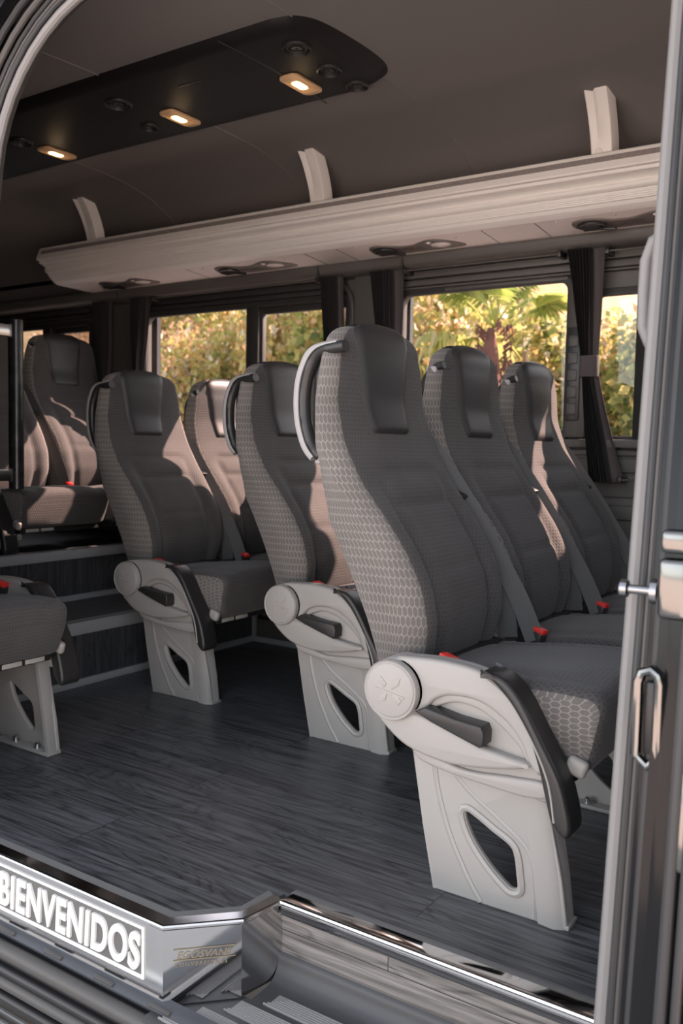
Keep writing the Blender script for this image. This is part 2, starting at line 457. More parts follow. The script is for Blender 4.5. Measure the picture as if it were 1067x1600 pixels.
def backrest_mesh(h):
    V = rows.reshape(-1, 3).copy(); V[:, 1] = SC*h + V[:, 1]*h
    UV = np.zeros((NR, NK, 2))
    v = np.concatenate([[0], np.cumsum(np.linalg.norm(np.diff(rows[:, 20], axis=0), axis=1))])
    for k in range(NK): UV[:, k, 1] = v
    UV[:, :NF, 0] = rows[:, :NF, 1]
    half = NB//2
    # run on round the corners from the front edge to the middle of the back, same steps in every row
    rf = rows[int(np.argmin(abs(rows[:, 0, 2]-.62)))]
    q = 4                                   # the rounded front edges count along their curve too
    acc = 0.0; p = rf[NF-1-q]
    for k in range(NF-q, NF+half+1):
        acc += np.linalg.norm(rf[k]-p); p = rf[k]; UV[:, k, 0] = rows[:, NF-1-q, 1]+acc
    acc = 0.0; p = rf[q]
    for k in list(range(q-1, -1, -1))+list(range(NK-1, NF+half, -1)):
        acc += np.linalg.norm(rf[k]-p); p = rf[k]; UV[:, k, 0] = rows[:, q, 1]-acc
    F, mi = [], []
    for i in range(NR-1):
        z = rows[i, 0, 2]
        for k in range(NK):
            k2 = (k+1) % NK
            F.append((i*NK+k, i*NK+k2, (i+1)*NK+k2, (i+1)*NK+k))
            u = -1+2*(k+.5)/(NF-1) if k < NF-1 else 9
            lim = .90
            mi.append(1 if abs(u) < lim else 0)
    F.append(tuple((NR-1)*NK+k for k in range(NK))); mi.append(0)
    F.append(tuple(range(NK-1, -1, -1))); mi.append(0)
    return V, F, mi, UV.reshape(-1, 2)

def surf_front(i, y):
    f = rows[i, :NF]; return np.array([np.interp(y, f[:, 1], f[:, 0]), y, np.interp(y, f[:, 1], f[:, 2])])
def surf_back(i, y):
    f = rows[i, NF:][::-1]; return np.array([np.interp(y, f[:, 1], f[:, 0]), y, np.interp(y, f[:, 1], f[:, 2])])

def pad_mesh(h):
    """leather pad lying over the head of the backrest"""
    idx = [i for i in range(NR) if rows[i, 0, 2] >= .874]
    path = [('f', i) for i in idx] + [('b', i) for i in reversed(idx) if rows[i, 0, 2] > .99]
    N = 17; G = np.zeros((len(path), N, 3))
    for a, (s, i) in enumerate(path):
        z = rows[i, 0, 2]; hw = rows[i, :NF, 1].max()
        t = np.clip((z-.874)/.20, 0, 1)
        w = min(.080+.028*t**1.3, hw*.72)
        if s == 'f' and z < .902: w -= .030*(1-math.sqrt(max(0, 1-((.902-z)/.0285)**2)))
        for k in range(N):
            y = -.018+w*(-1+2*k/(N-1)); G[a, k] = (surf_front if s == 'f' else surf_back)(i, y)
    du = np.gradient(G, axis=0); dv = np.gradient(G, axis=1)
    n = np.cross(dv, du); n /= np.linalg.norm(n, axis=2, keepdims=True)+1e-9
    if n[3, 8, 0] < 0: n = -n
    ea = np.minimum(np.arange(len(path)), np.arange(len(path))[::-1])[:, None]*1.0
    eb = np.minimum(np.arange(N), np.arange(N)[::-1])[None, :]*1.0
    off = -.004+.012*np.minimum(1, np.sqrt(np.minimum(ea, eb)/1.5))
    G = G+n*off[..., None]
    V = G.reshape(-1, 3); V[:, 1] = SC*h+V[:, 1]*h
    F = [(a*N+k, a*N+k+1, (a+1)*N+k+1, (a+1)*N+k) for a in range(len(path)-1) for k in range(N-1)]
    return V, F

CUSH = spline([(-.33, .302), (-.18, .288), (-.02, .286), (.022, .288), (.036, .318), (.049, .375), (.053, .405), (.043, .424), (.018, .431),
               (-.06, .432), (-.16, .425), (-.26, .413), (-.335, .405), (-.352, .38), (-.35, .33)], 6, True)
def cushion_mesh(h):
    hw = .212; K = len(CUSH); V, UV = [], []
    ys = [-1, -.994, -.985, -.9851, -.97, -.95, -.92, -.88] + list(np.linspace(-.8, .8, 17)) + [.88, .92, .95, .97, .9851, .985, .994, 1]
    cxm, czm = -.15, .36
    arc = np.concatenate([[0], np.cumsum([math.dist(CUSH[i], CUSH[(i+1) % K]) for i in range(K)])])
    for t in ys:
        e = max(0, (abs(t)-.88)/.12); ins = .019*(1-math.sqrt(max(0, 1-e*e)))
        for j, (x, z) in enumerate(CUSH):
            dx, dz = x-cxm, z-czm
            sx = 1-ins/.19; sz = 1-ins/.072
            zz = czm+dz*sz
            if dz > .02: zz += .010*(1-min(1, abs(t))**2.2) - .006*math.exp(-((abs(t)-.68)/.06)**2)
            taper = .012*max(0, (.36-z)/.08) * (1 if t > 0 else -1)*abs(t)
            V.append((cxm+dx*sx, (SC+t*hw-taper)*h, zz)); UV.append((t*hw, arc[j]) if abs(t) == .9851 or abs(t) < .98 else (x+dx/math.hypot(dx, dz)*(1-abs(t))*hw, z+dz/math.hypot(dx, dz)*(1-abs(t))*hw))
    n = len(ys); F, mi = [], []
    for i in range(n-1):
        tm = abs((ys[i]+ys[i+1])/2)
        if abs(ys[i]-ys[i+1]) < .001: continue
        for j in range(K):
            j2 = (j+1) % K
            F.append((i*K+j, i*K+j2, (i+1)*K+j2, (i+1)*K+j)); mi.append(0 if tm > .985 else 1)
    # flat sides get their own vertices and a side-on uv
    for s, i in ((1, 0), (-1, n-1)):
        b0 = len(V)
        cen = np.mean([V[i*K+j] for j in range(K)], axis=0)
        grid = [1.0, .6, .3]
        for g in grid:
            for j in range(K):
                p = np.array(V[i*K+j]); q = cen+(p-cen)*g; q[1] -= s*h*.006*(1-g*g)
                V.append(tuple(q)); UV.append((q[0], q[2]-.0))
        for a in range(len(grid)-1):
            for j in range(K):
                j2 = (j+1) % K; F.append((b0+a*K+j, b0+a*K+j2, b0+(a+1)*K+j2, b0+(a+1)*K+j)); mi.append(0)
        V.append(tuple(cen-np.array([0, s*h*.006, 0]))); UV.append((cen[0], cen[2]))
        for j in range(K): F.append((b0+2*K+j, b0+2*K+(j+1) % K, len(V)-1)); mi.append(0)
    return V, F, mi, UV

SHELL = spline([(-.398, .385), (-.386, .425), (-.344, .451), (-.30, .458), (-.227, .460), (-.155, .450), (-.10, .415), (-.058, .355), (-.036, .30), (-.03, .258),
                (-.037, .232), (-.075, .238), (-.118, .243), (-.162, .245), (-.234, .251), (-.282, .262), (-.333, .298), (-.368, .335)], 6, True)
ARCH = spline([(-.36, .42), (-.344, .451), (-.30, .458), (-.227, .460), (-.155, .450), (-.10, .415), (-.058, .355), (-.037, .30), (-.045, .285), (-.064, .305),
               (-.080, .339), (-.110, .370), (-.158, .395), (-.21, .398), (-.249, .386), (-.285, .352), (-.34, .35)], 6, True)
ARCH2 = spline([(-.30, .40), (-.22, .42), (-.14, .41), (-.08, .36), (-.052, .305), (-.058, .293), (-.070, .302), (-.088, .328), (-.122, .356), (-.165, .379), (-.21, .384), (-.25, .370), (-.275, .352)], 6, True)
LEAF = spline([(-.395, .372), (-.36, .348), (-.305, .352), (-.268, .349), (-.21, .333), (-.156, .316), (-.10, .307), (-.058, .301), (-.085, .288), (-.14, .277), (-.19, .271), (-.228, .270),
               (-.28, .277), (-.32, .290), (-.36, .318), (-.384, .345)], 6, True)
STRIP = spline([(-.156, .453), (-.115, .451), (-.078, .418), (-.037, .352), (-.002, .292), (.014, .245), (.021, .207), (.014, .190), (.002, .193), (-.016, .215), (-.030, .262), (-.042, .305),
                (-.064, .358), (-.104, .415), (-.14, .446)], 6, True)
CUT = spline([(-.201, .168), (-.178, .160), (-.146, .143), (-.112, .126), (-.102, .108), (-.097, .078), (-.094, .052), (-.104, .047), (-.116, .053), (-.146, .077), (-.178, .112), (-.197, .145)], 5, True)
LEG = [(-.318, .262), (-.292, .120), (-.266, .0), (.004, .0), (-.010, .09), (-.05, .262)]

def piece(mb, loop, y0, y1, bev, h, mi=0, res=2, dx=0, dz=0):
    me = plate([loop] if isinstance(loop[0][0], float) else loop, abs(y1-y0)/2, bev, res)
    yc = (y0+y1)/2
    mb.mesh(me, lambda c: (c.x+dx, (yc+c.z)*h, c.y+dz), mi); bpy.data.meshes.remove(me)

def off_loop(loop, d):
    c = np.mean(np.array(loop), axis=0); out = []
    n = len(loop)
    for i in range(n):
        a, b = np.array(loop[i-1]), np.array(loop[(i+1) % n]); t = b-a; t /= np.linalg.norm(t)+1e-9
        nn = np.array([t[1], -t[0]])
        if np.dot(nn, np.array(loop[i])-c) < 0: nn = -nn
        out.append(tuple(np.array(loop[i])+nn*d))
    return out

def pedestal(root, h, y=0.0, inner_detail=True, drop=0.0, name='pedestal'):
    mb = MB()
    leg = [(a, b) for a, b in LEG]
    cutl = CUT
    if drop:                                   # short leg on a raised floor
        leg = [(a, b) for a, b in LEG if b > drop]+[]
        leg = [(-.318, .262), (-.305, drop), (-.03, drop), (-.05, .262)]
        piece(mb, leg, y+.0, y+.012, .003, h)
        mb.box(-.05, -.005, min(y*h, (y+.045)*h), max(y*h, (y+.045)*h), drop, .262, .006)
        return mb.build(name, M['grey_metal'], root)
    piece(mb, [leg, cutl[::-1]], y+.004, y+.016, .003, h)
    # pressed rim around the cut-out and pressed ridge
    rim = off_loop(CUT, .009)
    mb.tube([(p[0], (y+.007)*h, p[1]) for p in rim], .0085, 8, True)
    rid = spline([(-.272, .262), (-.262, .20), (-.235, .12), (-.195, .045), (-.165, .003)], 8)
    mb.tube([(p[0], (y+.008)*h, p[1]) for p in rid], .0075, 8)
    rid2 = spline([(-.225, .235), (-.19, .205), (-.13, .168), (-.075, .125), (-.062, .06), (-.058, .003)], 8)
    mb.tube([(p[0], (y+.008)*h, p[1]) for p in rid2], .0065, 8)
    # front column
    b = bmesh.new()
    prof = [(-.052, 0.0), (-.022, -.004), (-.006, .004), (.0, .02), (.0, .045), (-.012, .045), (-.014, .02), (-.05, .012)]
    vs = []
    for zz, sh in ((0, .0), (.09, -.012), (.262, -.045)):
        vs.append([b.verts.new((p[0]+sh+.002, (y+p[1])*h, zz)) for p in prof])
    for i in range(2):
        for k in range(len(prof)):
            k2 = (k+1) % len(prof); b.faces.new((vs[i][k], vs[i][k2], vs[i+1][k2], vs[i+1][k]))
    b.faces.new(vs[0]); b.faces.new(vs[2][::-1]); mb.bm(b)
    # rear return and floor flange
    b = bmesh.new(); vs = []
    for zz, x in ((0, -.266), (.12, -.292), (.262, -.318)):
        vs.append([b.verts.new(q) for q in ((x, (y+.004)*h, zz), (x+.006, (y+.004)*h, zz), (x+.006, (y+.04)*h, zz), (x, (y+.04)*h, zz))])
    for i in range(2):
        for k in range(4): b.faces.new((vs[i][k], vs[i][(k+1) % 4], vs[i+1][(k+1) % 4], vs[i+1][k]))
    b.faces.new(vs[0]); b.faces.new(vs[2][::-1]); mb.bm(b)
    lo, hi = sorted(((y+.004)*h, (y+.05)*h))
    mb.box(-.268, .006, lo, hi, 0, .009, .002)
    o = mb.build(name, M['grey_metal'], root)
    for bx in (-.235, -.155, -.06):
        bo = MB(); v, f = lathe([(.0001, .009), (.011, .009), (.011, .012), (.0075, .012), (.0075, .021), (.004, .024), (.0001, .024)], 12)
        bo.add([(p[0]+bx, p[1]+(y+.033)*h, p[2]) for p in v], f); bo.build('bolt', M['steel'], o)
    return o

def armrest(root, h):
    mb = MB()
    piece(mb, SHELL, -.020, .004, .006, h)
    piece(mb, ARCH2, -.030, -.010, .005, h)
    piece(mb, ARCH, -.040, -.010, .008, h)
    piece(mb, LEAF, -.043, -.010, .008, h)
    piece(mb, spline([(-.30, .29), (-.20, .262), (-.10, .268), (-.035, .27), (-.03, .245), (-.075, .237), (-.162, .242), (-.234, .249), (-.29, .262)], 6, True), -.030, -.008, .006, h)
    # the hub wraps over to the seat
    v, f = lathe([(.0001, 0), (.058, 0), (.060, .004), (.060, .055), (.05, .062), (.0001, .062)], 40)
    mb.add([(p[0]-.335, (p[2]-.040)*h, p[1]+.393) for p in v], f)
    o = mb.build('armrest_shell', M['grey_plastic'], root)
    cap = MB(); v, f = lathe([(.0001, 0), (.049, 0), (.0515, .001), (.053, .003), (.0545, .003), (.057, .001), (.0585, .004), (.0585, .02), (.0001, .02)], 48)
    cap.add([(p[0]-.340, (p[2]-.056)*h, p[1]+.391) for p in v], f)
    # raised emblem: slanted bar with leaf shapes on either side
    def blob(pts): piece(cap, pts, -.0575, -.050, .0006, h, dx=-.340, dz=.391, res=1)
    blob([(-.034, -.002), (-.032, .003), (.034, -.008), (.032, -.013)])
    for s in (1, -1):
        blob([(s*-.012, s*.004), (s*-.028, s*.016), (s*-.020, s*.026), (s*-.006, s*.012)])
        blob([(s*.004, s*.002), (s*.020, s*.012), (s*.024, s*.026), (s*.008, s*.020)])
    cap.build('hinge_cap', M['grey_plastic'], o)
    lv = MB(); piece(lv, [(-.285, .360), (-.262, .372), (-.20, .361), (-.148, .357), (-.142, .345), (-.143, .322), (-.150, .317), (-.20, .331), (-.25, .346)], -.056, -.012, .004, h)
    lv.build('recline_lever', M['black_plastic'], o)
    st = MB(); piece(st, STRIP, -.052, .014, .009, h, res=3); st.build('arm_pad', M['black_plastic'], o)
    ri = MB(); ri.tube([(p[0], -.0525*h, p[1]) for p in spline([(-.142, .444), (-.10, .415), (-.055, .352), (-.022, .285), (-.008, .215)], 8)], .0022, 6)
    ri.build('trim_line', M['grey_plastic'], o)
    kb = MB(); kb.box(-.012, .026, *sorted((.002*h, .022*h)), .282, .315, .008, seg=3, rot=Matrix.Rotation(R(18), 3, 'Y')); kb.build('tilt_block', M['grey_plastic'], root)

def handle(root, h, slim=False):
    """D-shaped grab handle on the side of the head"""
    y = .048
    if slim:
        o_ = spline([(-.535, 1.062), (-.565, 1.052), (-.590, 1.015), (-.598, .96), (-.596, .91), (-.580, .86), (-.560, .83)], 8)
        mb = MB(); mb.tube([(p[0], (y+.002)*h, p[1]) for p in o_], .011, 10, up=(0, 1, 0), sx=.9); o = mb.build('grab_handle', M['black_plastic'], root)
        mb = MB(); mb.box(-.580, -.55, *sorted(((y-.010)*h, (y+.014)*h)), 1.042, 1.060, .005); mb.build('handle_mount', M['handle_grey'], o); return
    out = spline([(-.53, 1.066), (-.592, 1.056), (-.618, 1.025), (-.632, .975), (-.630, .91), (-.612, .855), (-.588, .828)], 8)
    mb = MB(); mb.tube([(p[0]-.012, (y-.002)*h, p[1]) for p in out], .0098, 10, up=(0, 1, 0), sx=1.0)
    mb.box(-.596, -.570, *sorted(((y-.006)*h, (y+.014)*h)), .815, .85, .006)
    o = mb.build('grab_handle', M['handle_grey'], root)
    inn = MB(); inn.tube([(p[0]+.006, (y-.001)*h, p[1]*.965+.0325) for p in out], .0150, 12, up=(0, 1, 0), sx=.85)
    inn.tube([(p[0], (y+.012)*h, p[1]) for p in ((-.582, .835), (-.598, .90), (-.598, 1.0), (-.575, 1.065))], .012, 8, up=(0, 1, 0))
    inn.build('handle_grip', M['black_plastic'], o)
    st = MB(); st.tube([(p[0], (y+.002)*h, p[1]) for p in spline([(-.560, 1.055), (-.582, .99), (-.588, .92), (-.580, .835)], 6)], .006, 8); st.build('handle_mount', M['handle_grey'], o)

def ribbon(pts, width, thick, wdir):
    P = [np.array(p, float) for p in spline(pts, 8)]; V, F = [], []
    w = np.array(wdir, float); w /= np.linalg.norm(w)
    for i, p in enumerate(P):
        t = P[min(i+1, len(P)-1)]-P[max(i-1, 0)]; t /= np.linalg.norm(t)
        ww = w-t*np.dot(w, t); ww /= np.linalg.norm(ww); n = np.cross(t, ww)
        wi = width[0]+(width[1]-width[0])*i/(len(P)-1)
        for a, b in ((-1, -1), (1, -1), (1, 1), (-1, 1)): V.append(tuple(p+ww*a*wi/2+n*b*thick/2))
    for i in range(len(P)-1):
        for k in range(4): F.append((i*4+k, i*4+(k+1) % 4, (i+1)*4+(k+1) % 4, (i+1)*4+k))
    F.append((0, 1, 2, 3)); F.append(tuple((len(P)-1)*4+k for k in (3, 2, 1, 0))); return V, F

def belt(root, h):
    mb = MB()
    y = .447
    mb.add(*ribbon([(-.585, (y-.03)*h, .90), (-.535, (y-.010)*h, .865), (-.485, y*h, .80), (-.415, (y+.004)*h, .70), (-.345, (y+.006)*h, .59), (-.292, (y+.006)*h, .50), (-.25, (y+.0)*h, .415)], (.036, .046), .002, (.85, .52*h, 0)))
    mb.add(*ribbon([(-.40, (y+.010)*h, .645), (-.35, (y-.002)*h, .56), (-.322, (y-.006)*h, .48), (-.315, (y-.006)*h, .415)], (.03, .046), .002, (.85, .3*h, .1)))
    o = mb.build('seat_belt', M['belt'], root)
    g = MB(); g.box(-.575, -.535, *sorted(((y-.035)*h, (y+.012)*h)), .845, .86, .004); g.tube([(-.55, (y-.03)*h, .865), (-.525, (y+.01)*h, .85)], .006, 8)
    g.build('belt_guide', M['black_plastic'], o)
    c = MB(); c.box(-.46, -.435, *sorted(((y-.026)*h, (y+.03)*h)), .735, .748, .003, rot=Matrix.Rotation(R(30), 3, 'Y')); c.build('belt_stop', M['black_plastic'], o)

def buckle(root, h, x=-.262, y=.012, z=.428):
    rot = Matrix.Rotation(R(14), 3, 'Y') @ Matrix.Rotation(R(-12*h), 3, 'Z')
    mb = MB(); pv = Vector((x, y*h, z))
    mb.box(x-.032, x+.03, y*h-.014, y*h+.014, z-.045, z+.010, .004, rot=rot, piv=pv)
    o = mb.build('buckle', M['black_plastic'], root)
    b = MB(); b.box(x-.026, x+.031, y*h-.0125, y*h+.0125, z+.006, z+.0185, .003, rot=rot, piv=pv); b.build('release_button', M['red'], o)

def make_seat(kind, h, drop=0.0):
    root = empty('passenger_seat')
    V, F, mi, UV = backrest_mesh(h); mesh_obj('backrest', V, F, [M['side_cloth'], M['mid_cloth']], root, mi, UV, 60)
    V, F = pad_mesh(h); p = mesh_obj('headrest_pad', V, F, M['leather'], root, None, None, 70); p['label'] = 'black leather headrest pad'
    V, F, mi, UV = cushion_mesh(h); mesh_obj('cushion', V, F, [M['side_cloth_flat'], M['mid_cloth']], root, mi, UV, 60)
    fr = MB(); fr.box(-.36, .0, *sorted((.03*h, .42*h)), .262, .292, .006); fr.box(-.345, -.31, *sorted((.04*h, .41*h)), .27, .42, .006)
    o = fr.build('seat_frame', M['black_plastic'], root)
    for a in (.055, .125):
        lb = MB(); lb.box(.0, .0025, *sorted((a*h, (a+.06)*h)), .266, .279, .001); lb.build('sticker', M['white_label'], o)
    buckle(root, h, *((-.250, .022, .437) if kind == 'aisle' else ())); belt(root, h); handle(root, h, kind != 'aisle')
    if kind == 'aisle': armrest(root, h); pedestal(root, h, 0.0, drop=drop)
    elif kind == 'leg': pedestal(root, -h, -.16*1.0)
    return root

def copy_tree(o, parent=None):
    c = o.copy(); col.objects.link(c)
    if parent is not None: c.parent = parent
    for ch in [x for x in ALL if x.parent == o]: copy_tree(ch, c)
    return c

A0 = make_seat('aisle', 1); A0R = make_seat('aisle', 1, drop=.235); L0 = make_seat('leg', 1); I0 = make_seat('inner', 1); N0 = make_seat('aisle', -1)
ALL = list(col.objects)
used = set()
def seat(proto, loc, label, group):
    r = proto if proto.name not in used else copy_tree(proto)
    used.add(proto.name); used.add(r.name)
    r.location = loc; tag(r, label, 'seat', group); return r
S = .4525
g1, g2, g3, g4 = 'seats of the front row', 'seats of the second row', 'seats of the third row', 'seats on the raised rear platform'
seat(A0, (-.515, 1.495, 0), 'large charcoal seat nearest the step, at the aisle end of the front row', g1)
seat(L0, (-.515, 1.495+S, 0), 'middle charcoal cloth seat of the front row of three', g1)
seat(I0, (-.515, 1.495+2*S, 0), 'front-row charcoal seat by the window curtain, a narrow strip of sun down its back', g1)
seat(A0, (-1.243, 2.085, 0), 'second-row aisle seat, sunlit on one side, grey armrest beside the front row', g2)
seat(I0, (-1.243, 2.085+S, 0), 'second-row window seat hidden behind the big front aisle seat', g2)
seat(A0, (-1.957, 2.145, 0), 'third-row aisle seat standing before the dark plank steps, fully in shade', g3)
seat(I0, (-1.957, 2.145+S, 0), 'third-row window seat with pink sun across its backrest', g3)
seat(N0, (-1.974, 1.565, 0), 'single seat across the aisle, only its cushion, leg and red buckle showing', 'single seats on the door side')
seat(A0R, (-2.925, 2.10, .235), 'rear platform seat behind the black metal pole', g4)
seat(I0, (-2.925, 2.10+S, .235), 'rear platform seat by the back window, taller than the pole, dark headrest', g4)
# ------------------------------------------------------------------ the van
def struct(o): o['kind'] = 'structure'; return o
FX = -2.475    # foot of the first rear step
# main floor: outline follows the step well by the door
fl = [(FX, FAR), (FX, 1.125), (-1.105, 1.125), (-1.015, 1.215), (-1.0, 1.222), (-1.0, 1.31), (1.4, 1.31), (1.4, FAR)]
b = bmesh.new()
top = [b.verts.new((x, y, 0)) for x, y in fl]; bot = [b.verts.new((x, y, -.012)) for x, y in fl]
b.faces.new(top); b.faces.new(bot[::-1])
for i in range(len(fl)): b.faces.new((top[i-1], top[i], bot[i], bot[i-1]))
mb = MB(); mb.bm(b); struct(mb.build('floor', M['floor']))
# raised rear floor: two steps across the van
b = MB(); b.box(-2.885, FX, 1.16, FAR, 0, .222); b.box(-4.95, -2.885, 1.16, FAR, 0, .418)
struct(b.build('floor_platform', M['dark_wood']))
b = MB()
b.box(FX-.012, FX+.006, 1.16, FAR-.005, .182, .228, .003); b.box(FX-.035, FX+.006, 1.16, FAR-.005, .222, .228, .002); b.box(-2.897, -2.879, 1.16, FAR-.005, .385, .424, .003); b.box(-2.92, -2.879, 1.16, FAR-.005, .418, .424, .002)
b.box(-2.885, -2.868, 1.16, FAR-.005, .222, .240, .002); b.box(-2.868, -2.855, 1.16, FAR-.005, .222, .228, .001)
b.box(FX, FX+.012, 1.16, FAR-.06, 0, .027, .003)
struct(b.build('trim_1', M['trim_alu']))
b = MB(); b.box(FX, .9, FAR-.055, FAR, 0, .10, .004)
struct(b.build('baseboard_far', M['wall']))
b = MB(); b.box(FX+.012, .9, FAR-.068, FAR-.055, 0, .024, .003); b.box(FX, FX+.014, FAR-.072, FAR-.05, 0, .12, .003)
struct(b.build('trim_2', M['trim_alu']))

# far wall with rounded window openings
WZ0, WZ1 = .905, 1.44
WIN = [(-1.03, -.42, WZ0, 1.385), (-1.786, -1.118, WZ0, 1.445), (-3.20, -2.045, WZ0, 1.455), (-4.36, -3.60, WZ0, 1.445)]
def wallmap(c, y0): return (c.x, y0+c.z, c.y)
me = plate([rrect(-4.95, 1.4, -.1, 1.66, .01)] + [rrect(a, b_, c, d, .035)[::-1] for a, b_, c, d in WIN], .0125, 0)
mb = MB(); mb.mesh(me, lambda c: wallmap(c, FAR+.0125)); struct(mb.build('wall_far', M['wall']))
# outer skin beyond the trim
me = plate([rrect(-5.0, 1.4, -.45, 1.75, .01)] + [rrect(a-.012, b_+.03, c-.03, d+.04, .035)[::-1] for a, b_, c, d in WIN], .012, 0)
mb = MB(); mb.mesh(me, lambda c: wallmap(c, FAR+.085)); struct(mb.build('wall_far_skin', M['rubber_dark']))
# windows: frame, mullion, pane
def window(n, spec, splits=()):
    a, b_, c, d = spec; root = struct(empty('window_%d' % n, (0, 0, 0)))
    mb = MB(); me = plate([rrect(a-.022, b_+.022, c-.022, d+.022, .05), rrect(a+.004, b_-.004, c+.004, d-.004, .032)[::-1]], .011, .004)
    mb.mesh(me, lambda q: wallmap(q, FAR-.006)); mb.build('window_frame', M['wall_dark'], root)
    for (s0, s1) in splits:
        mb = MB(); mb.box(s0, s1, FAR-.004, FAR+.024, c-.01, d+.01, .006); mb.box(s0+.035, s1-.012, FAR-.02, FAR+.02, c-.01, d+.005, .006)
        mb.build('mullion', M['wall_dark'], root)
        mb = MB(); mb.box(s1, b_, FAR+.0, FAR+.024, d-.032, d, .004); mb.build('top_rail', M['wall_dark'], root)
    mb = MB(); mb.box(a-.01, b_+.01, FAR+.027, FAR+.032, c-.01, d+.01); mb.build('pane', M['glass'], root)
window(1, WIN[0]); window(2, WIN[1]); window(3, WIN[2], [(-2.586, -2.49)]); window(4, WIN[3], [(-3.985, -3.885)])
# ribbed trim over and under the windows
b = MB()
for x0, x1 in ((-1.83, -1.0), (-1.0, .9)):
    for z0, z1, y in ((1.502, 1.528, .030), (1.474, 1.496, .024), (1.462, 1.470, .03)): b.box(x0, x1, FAR-y, FAR, z0, z1, .004)
b.box(-1.60, -1.12, FAR-.02, FAR, 1.447, 1.459, .004)
for z0, z1, y in ((.868, .896, .06), (.842, .862, .022), (.785, .832, .018), (.70, .776, .012), (.625, .672, .02)): b.box(-1.84, .9, FAR-y, FAR, z0, z1, .004)
struct(b.build('trim_3', M['wall']))
b = MB()
for x0, x1 in ((-3.24, -2.05), (-4.4, -3.58)):
    for z0, z1, y in ((1.502, 1.528, .030), (1.478, 1.496, .022)): b.box(x0, x1, FAR-y, FAR, z0, z1, .004)
struct(b.build('trim_4', M['wall_dark']))
# padded pillar covers
b = MB(); b.box(-2.0, -1.84, FAR-.035, FAR, .62, 1.56, .012); struct(b.build('trim_5', M['wall']))
b = MB(); b.tube([(-2.012, FAR-.02, z) for z in (.9, 1.2, 1.40)]+[(-2.016, FAR-.02, 1.44), (-2.03, FAR-.018, 1.475), (-2.055, FAR-.016, 1.50)], .010, 10)
struct(b.build('trim_6', M['dark_plastic']))
# ladder-like belt height adjuster on the pillar between the two front windows
b = MB(); b.box(-1.112, -1.04, FAR-.028, FAR, .90, 1.44, .01)
struct(b.build('trim_7', M['dark_plastic']))
root = tag(empty('belt_adjuster', (-1.085, FAR-.03, 1.12)), 'black slotted belt height adjuster on the pillar left of the tied curtain', 'seat belt adjuster')
b = MB(); b.box(-.024, .024, -.010, 0, -.16, .16, .004); b.build('rail', M['black_plastic'], root)
for k in range(5):
    b = MB(); b.box(-.017, .017, -.016, -.006, -.14+k*.058, -.10+k*.058, .005); b.build('slot_cover', M['dark_plastic'], root)

# headliner, swept along the van
prof = spline([(1.318, 1.80), (1.322, 1.83), (1.345, 1.860), (1.43, 1.892), (1.60, 1.917), (1.85, 1.928), (2.15, 1.932), (2.42, 1.930), (2.60, 1.915), (2.77, 1.87), (2.92, 1.78), (3.005, 1.67), (3.04, 1.56)], 6)
b = MB(); V, F = [], []
out = [(y, z+.05) for y, z in prof][::-1]
b.add(*sweep_x(prof+out, -4.95, 1.4)); struct(b.build('ceiling', M['headliner'], None, 50))
# welted seams of the headliner
b = MB()
for x in (-1.42, -2.12, -2.85): b.tube([(x, y, z-.0005) for y, z in prof if y < 2.99], .0028, 6)
struct(b.build('trim_8', M['headliner']))
# padded rail under the rack
b = MB(); b.add(*sweep_x(spline([(3.05, 1.60), (2.97, 1.592), (2.945, 1.578), (2.945, 1.556), (2.965, 1.536), (3.05, 1.53)], 5), -4.9, .9)); struct(b.build('trim_9', M['wall']))
b = MB()
for x in (-3.30, -2.13, -1.74): b.box(x, x+.008, 2.942, 2.96, 1.535, 1.585, .002)
struct(b.build('trim_10', M['wall_dark']))
# closed rear and the open cab at the front
b = MB(); b.box(-4.99, -4.93, 1.05, 3.1, -.1, 2.05); struct(b.build('wall_rear', M['wall_dark']))
me = plate([rrect(1.0, 3.12, -.1, 2.05, .02), rrect(1.35, 2.80, .98, 1.45, .12)[::-1]], .03, 0)
b = MB(); b.mesh(me, lambda c: (1.43+c.z, c.x, c.y)); struct(b.build('wall_front', M['wall_dark']))
root = struct(empty('window_5')); b = MB(); b.box(1.425, 1.432, 1.3, 2.85, .95, 1.5); b.build('pane', M['glass'], root)
# door side: body panel with the sliding-door opening
def tilt(y, z): return y+.118*max(0.0, z-.10)        # the body side leans in towards the roof
DX0, DX1, DZ1 = -1.84, -.331, 1.82
door_path = [(DX1, -.40)]+[(DX1, z) for z in (.1, .6, 1.1, 1.6)]+[(DX1, DZ1-.05)] + [(DX1-.05+.05*math.cos(R(a)), DZ1-.05+.05*math.sin(R(a))) for a in (30, 60)] + [(DX1-.05, DZ1), (-.9, DZ1)] + \
    [(DX0+.34+.34*math.cos(R(a)), DZ1-.34+.34*math.sin(R(a))) for a in range(90, 181, 9)] + [(DX0, z) for z in (1.2, .6, .1)]+[(DX0, -.40)]
def door_off(d):
    cx_, cz_ = (DX0+DX1)/2, .7; out = []
    for i, (x, z) in enumerate(door_path):
        a, c = door_path[max(i-1, 0)], door_path[min(i+1, len(door_path)-1)]
        tx, tz = c[0]-a[0], c[1]-a[1]; L = math.hypot(tx, tz); nx, nz = tz/L, -tx/L
        if nx*(x-cx_)+nz*(z-cz_) < 0: nx, nz = -nx, -nz
        out.append((x+nx*d, z+nz*d))
    return out
def body(loop, y0, half, mat, name, x_front):
    outer = [(x_front, -.40), (x_front, .1), (x_front, 1.0), (x_front, 1.98), (-5.0, 1.98), (-5.0, 1.0), (-5.0, .1), (-5.0, -.40)] + [p for p in reversed(loop)]
    me = plate([outer], half, 0)
    b = MB(); b.mesh(me, lambda c: (c.x, tilt(y0+c.z, c.y), c.y)); return struct(b.build(name, mat))
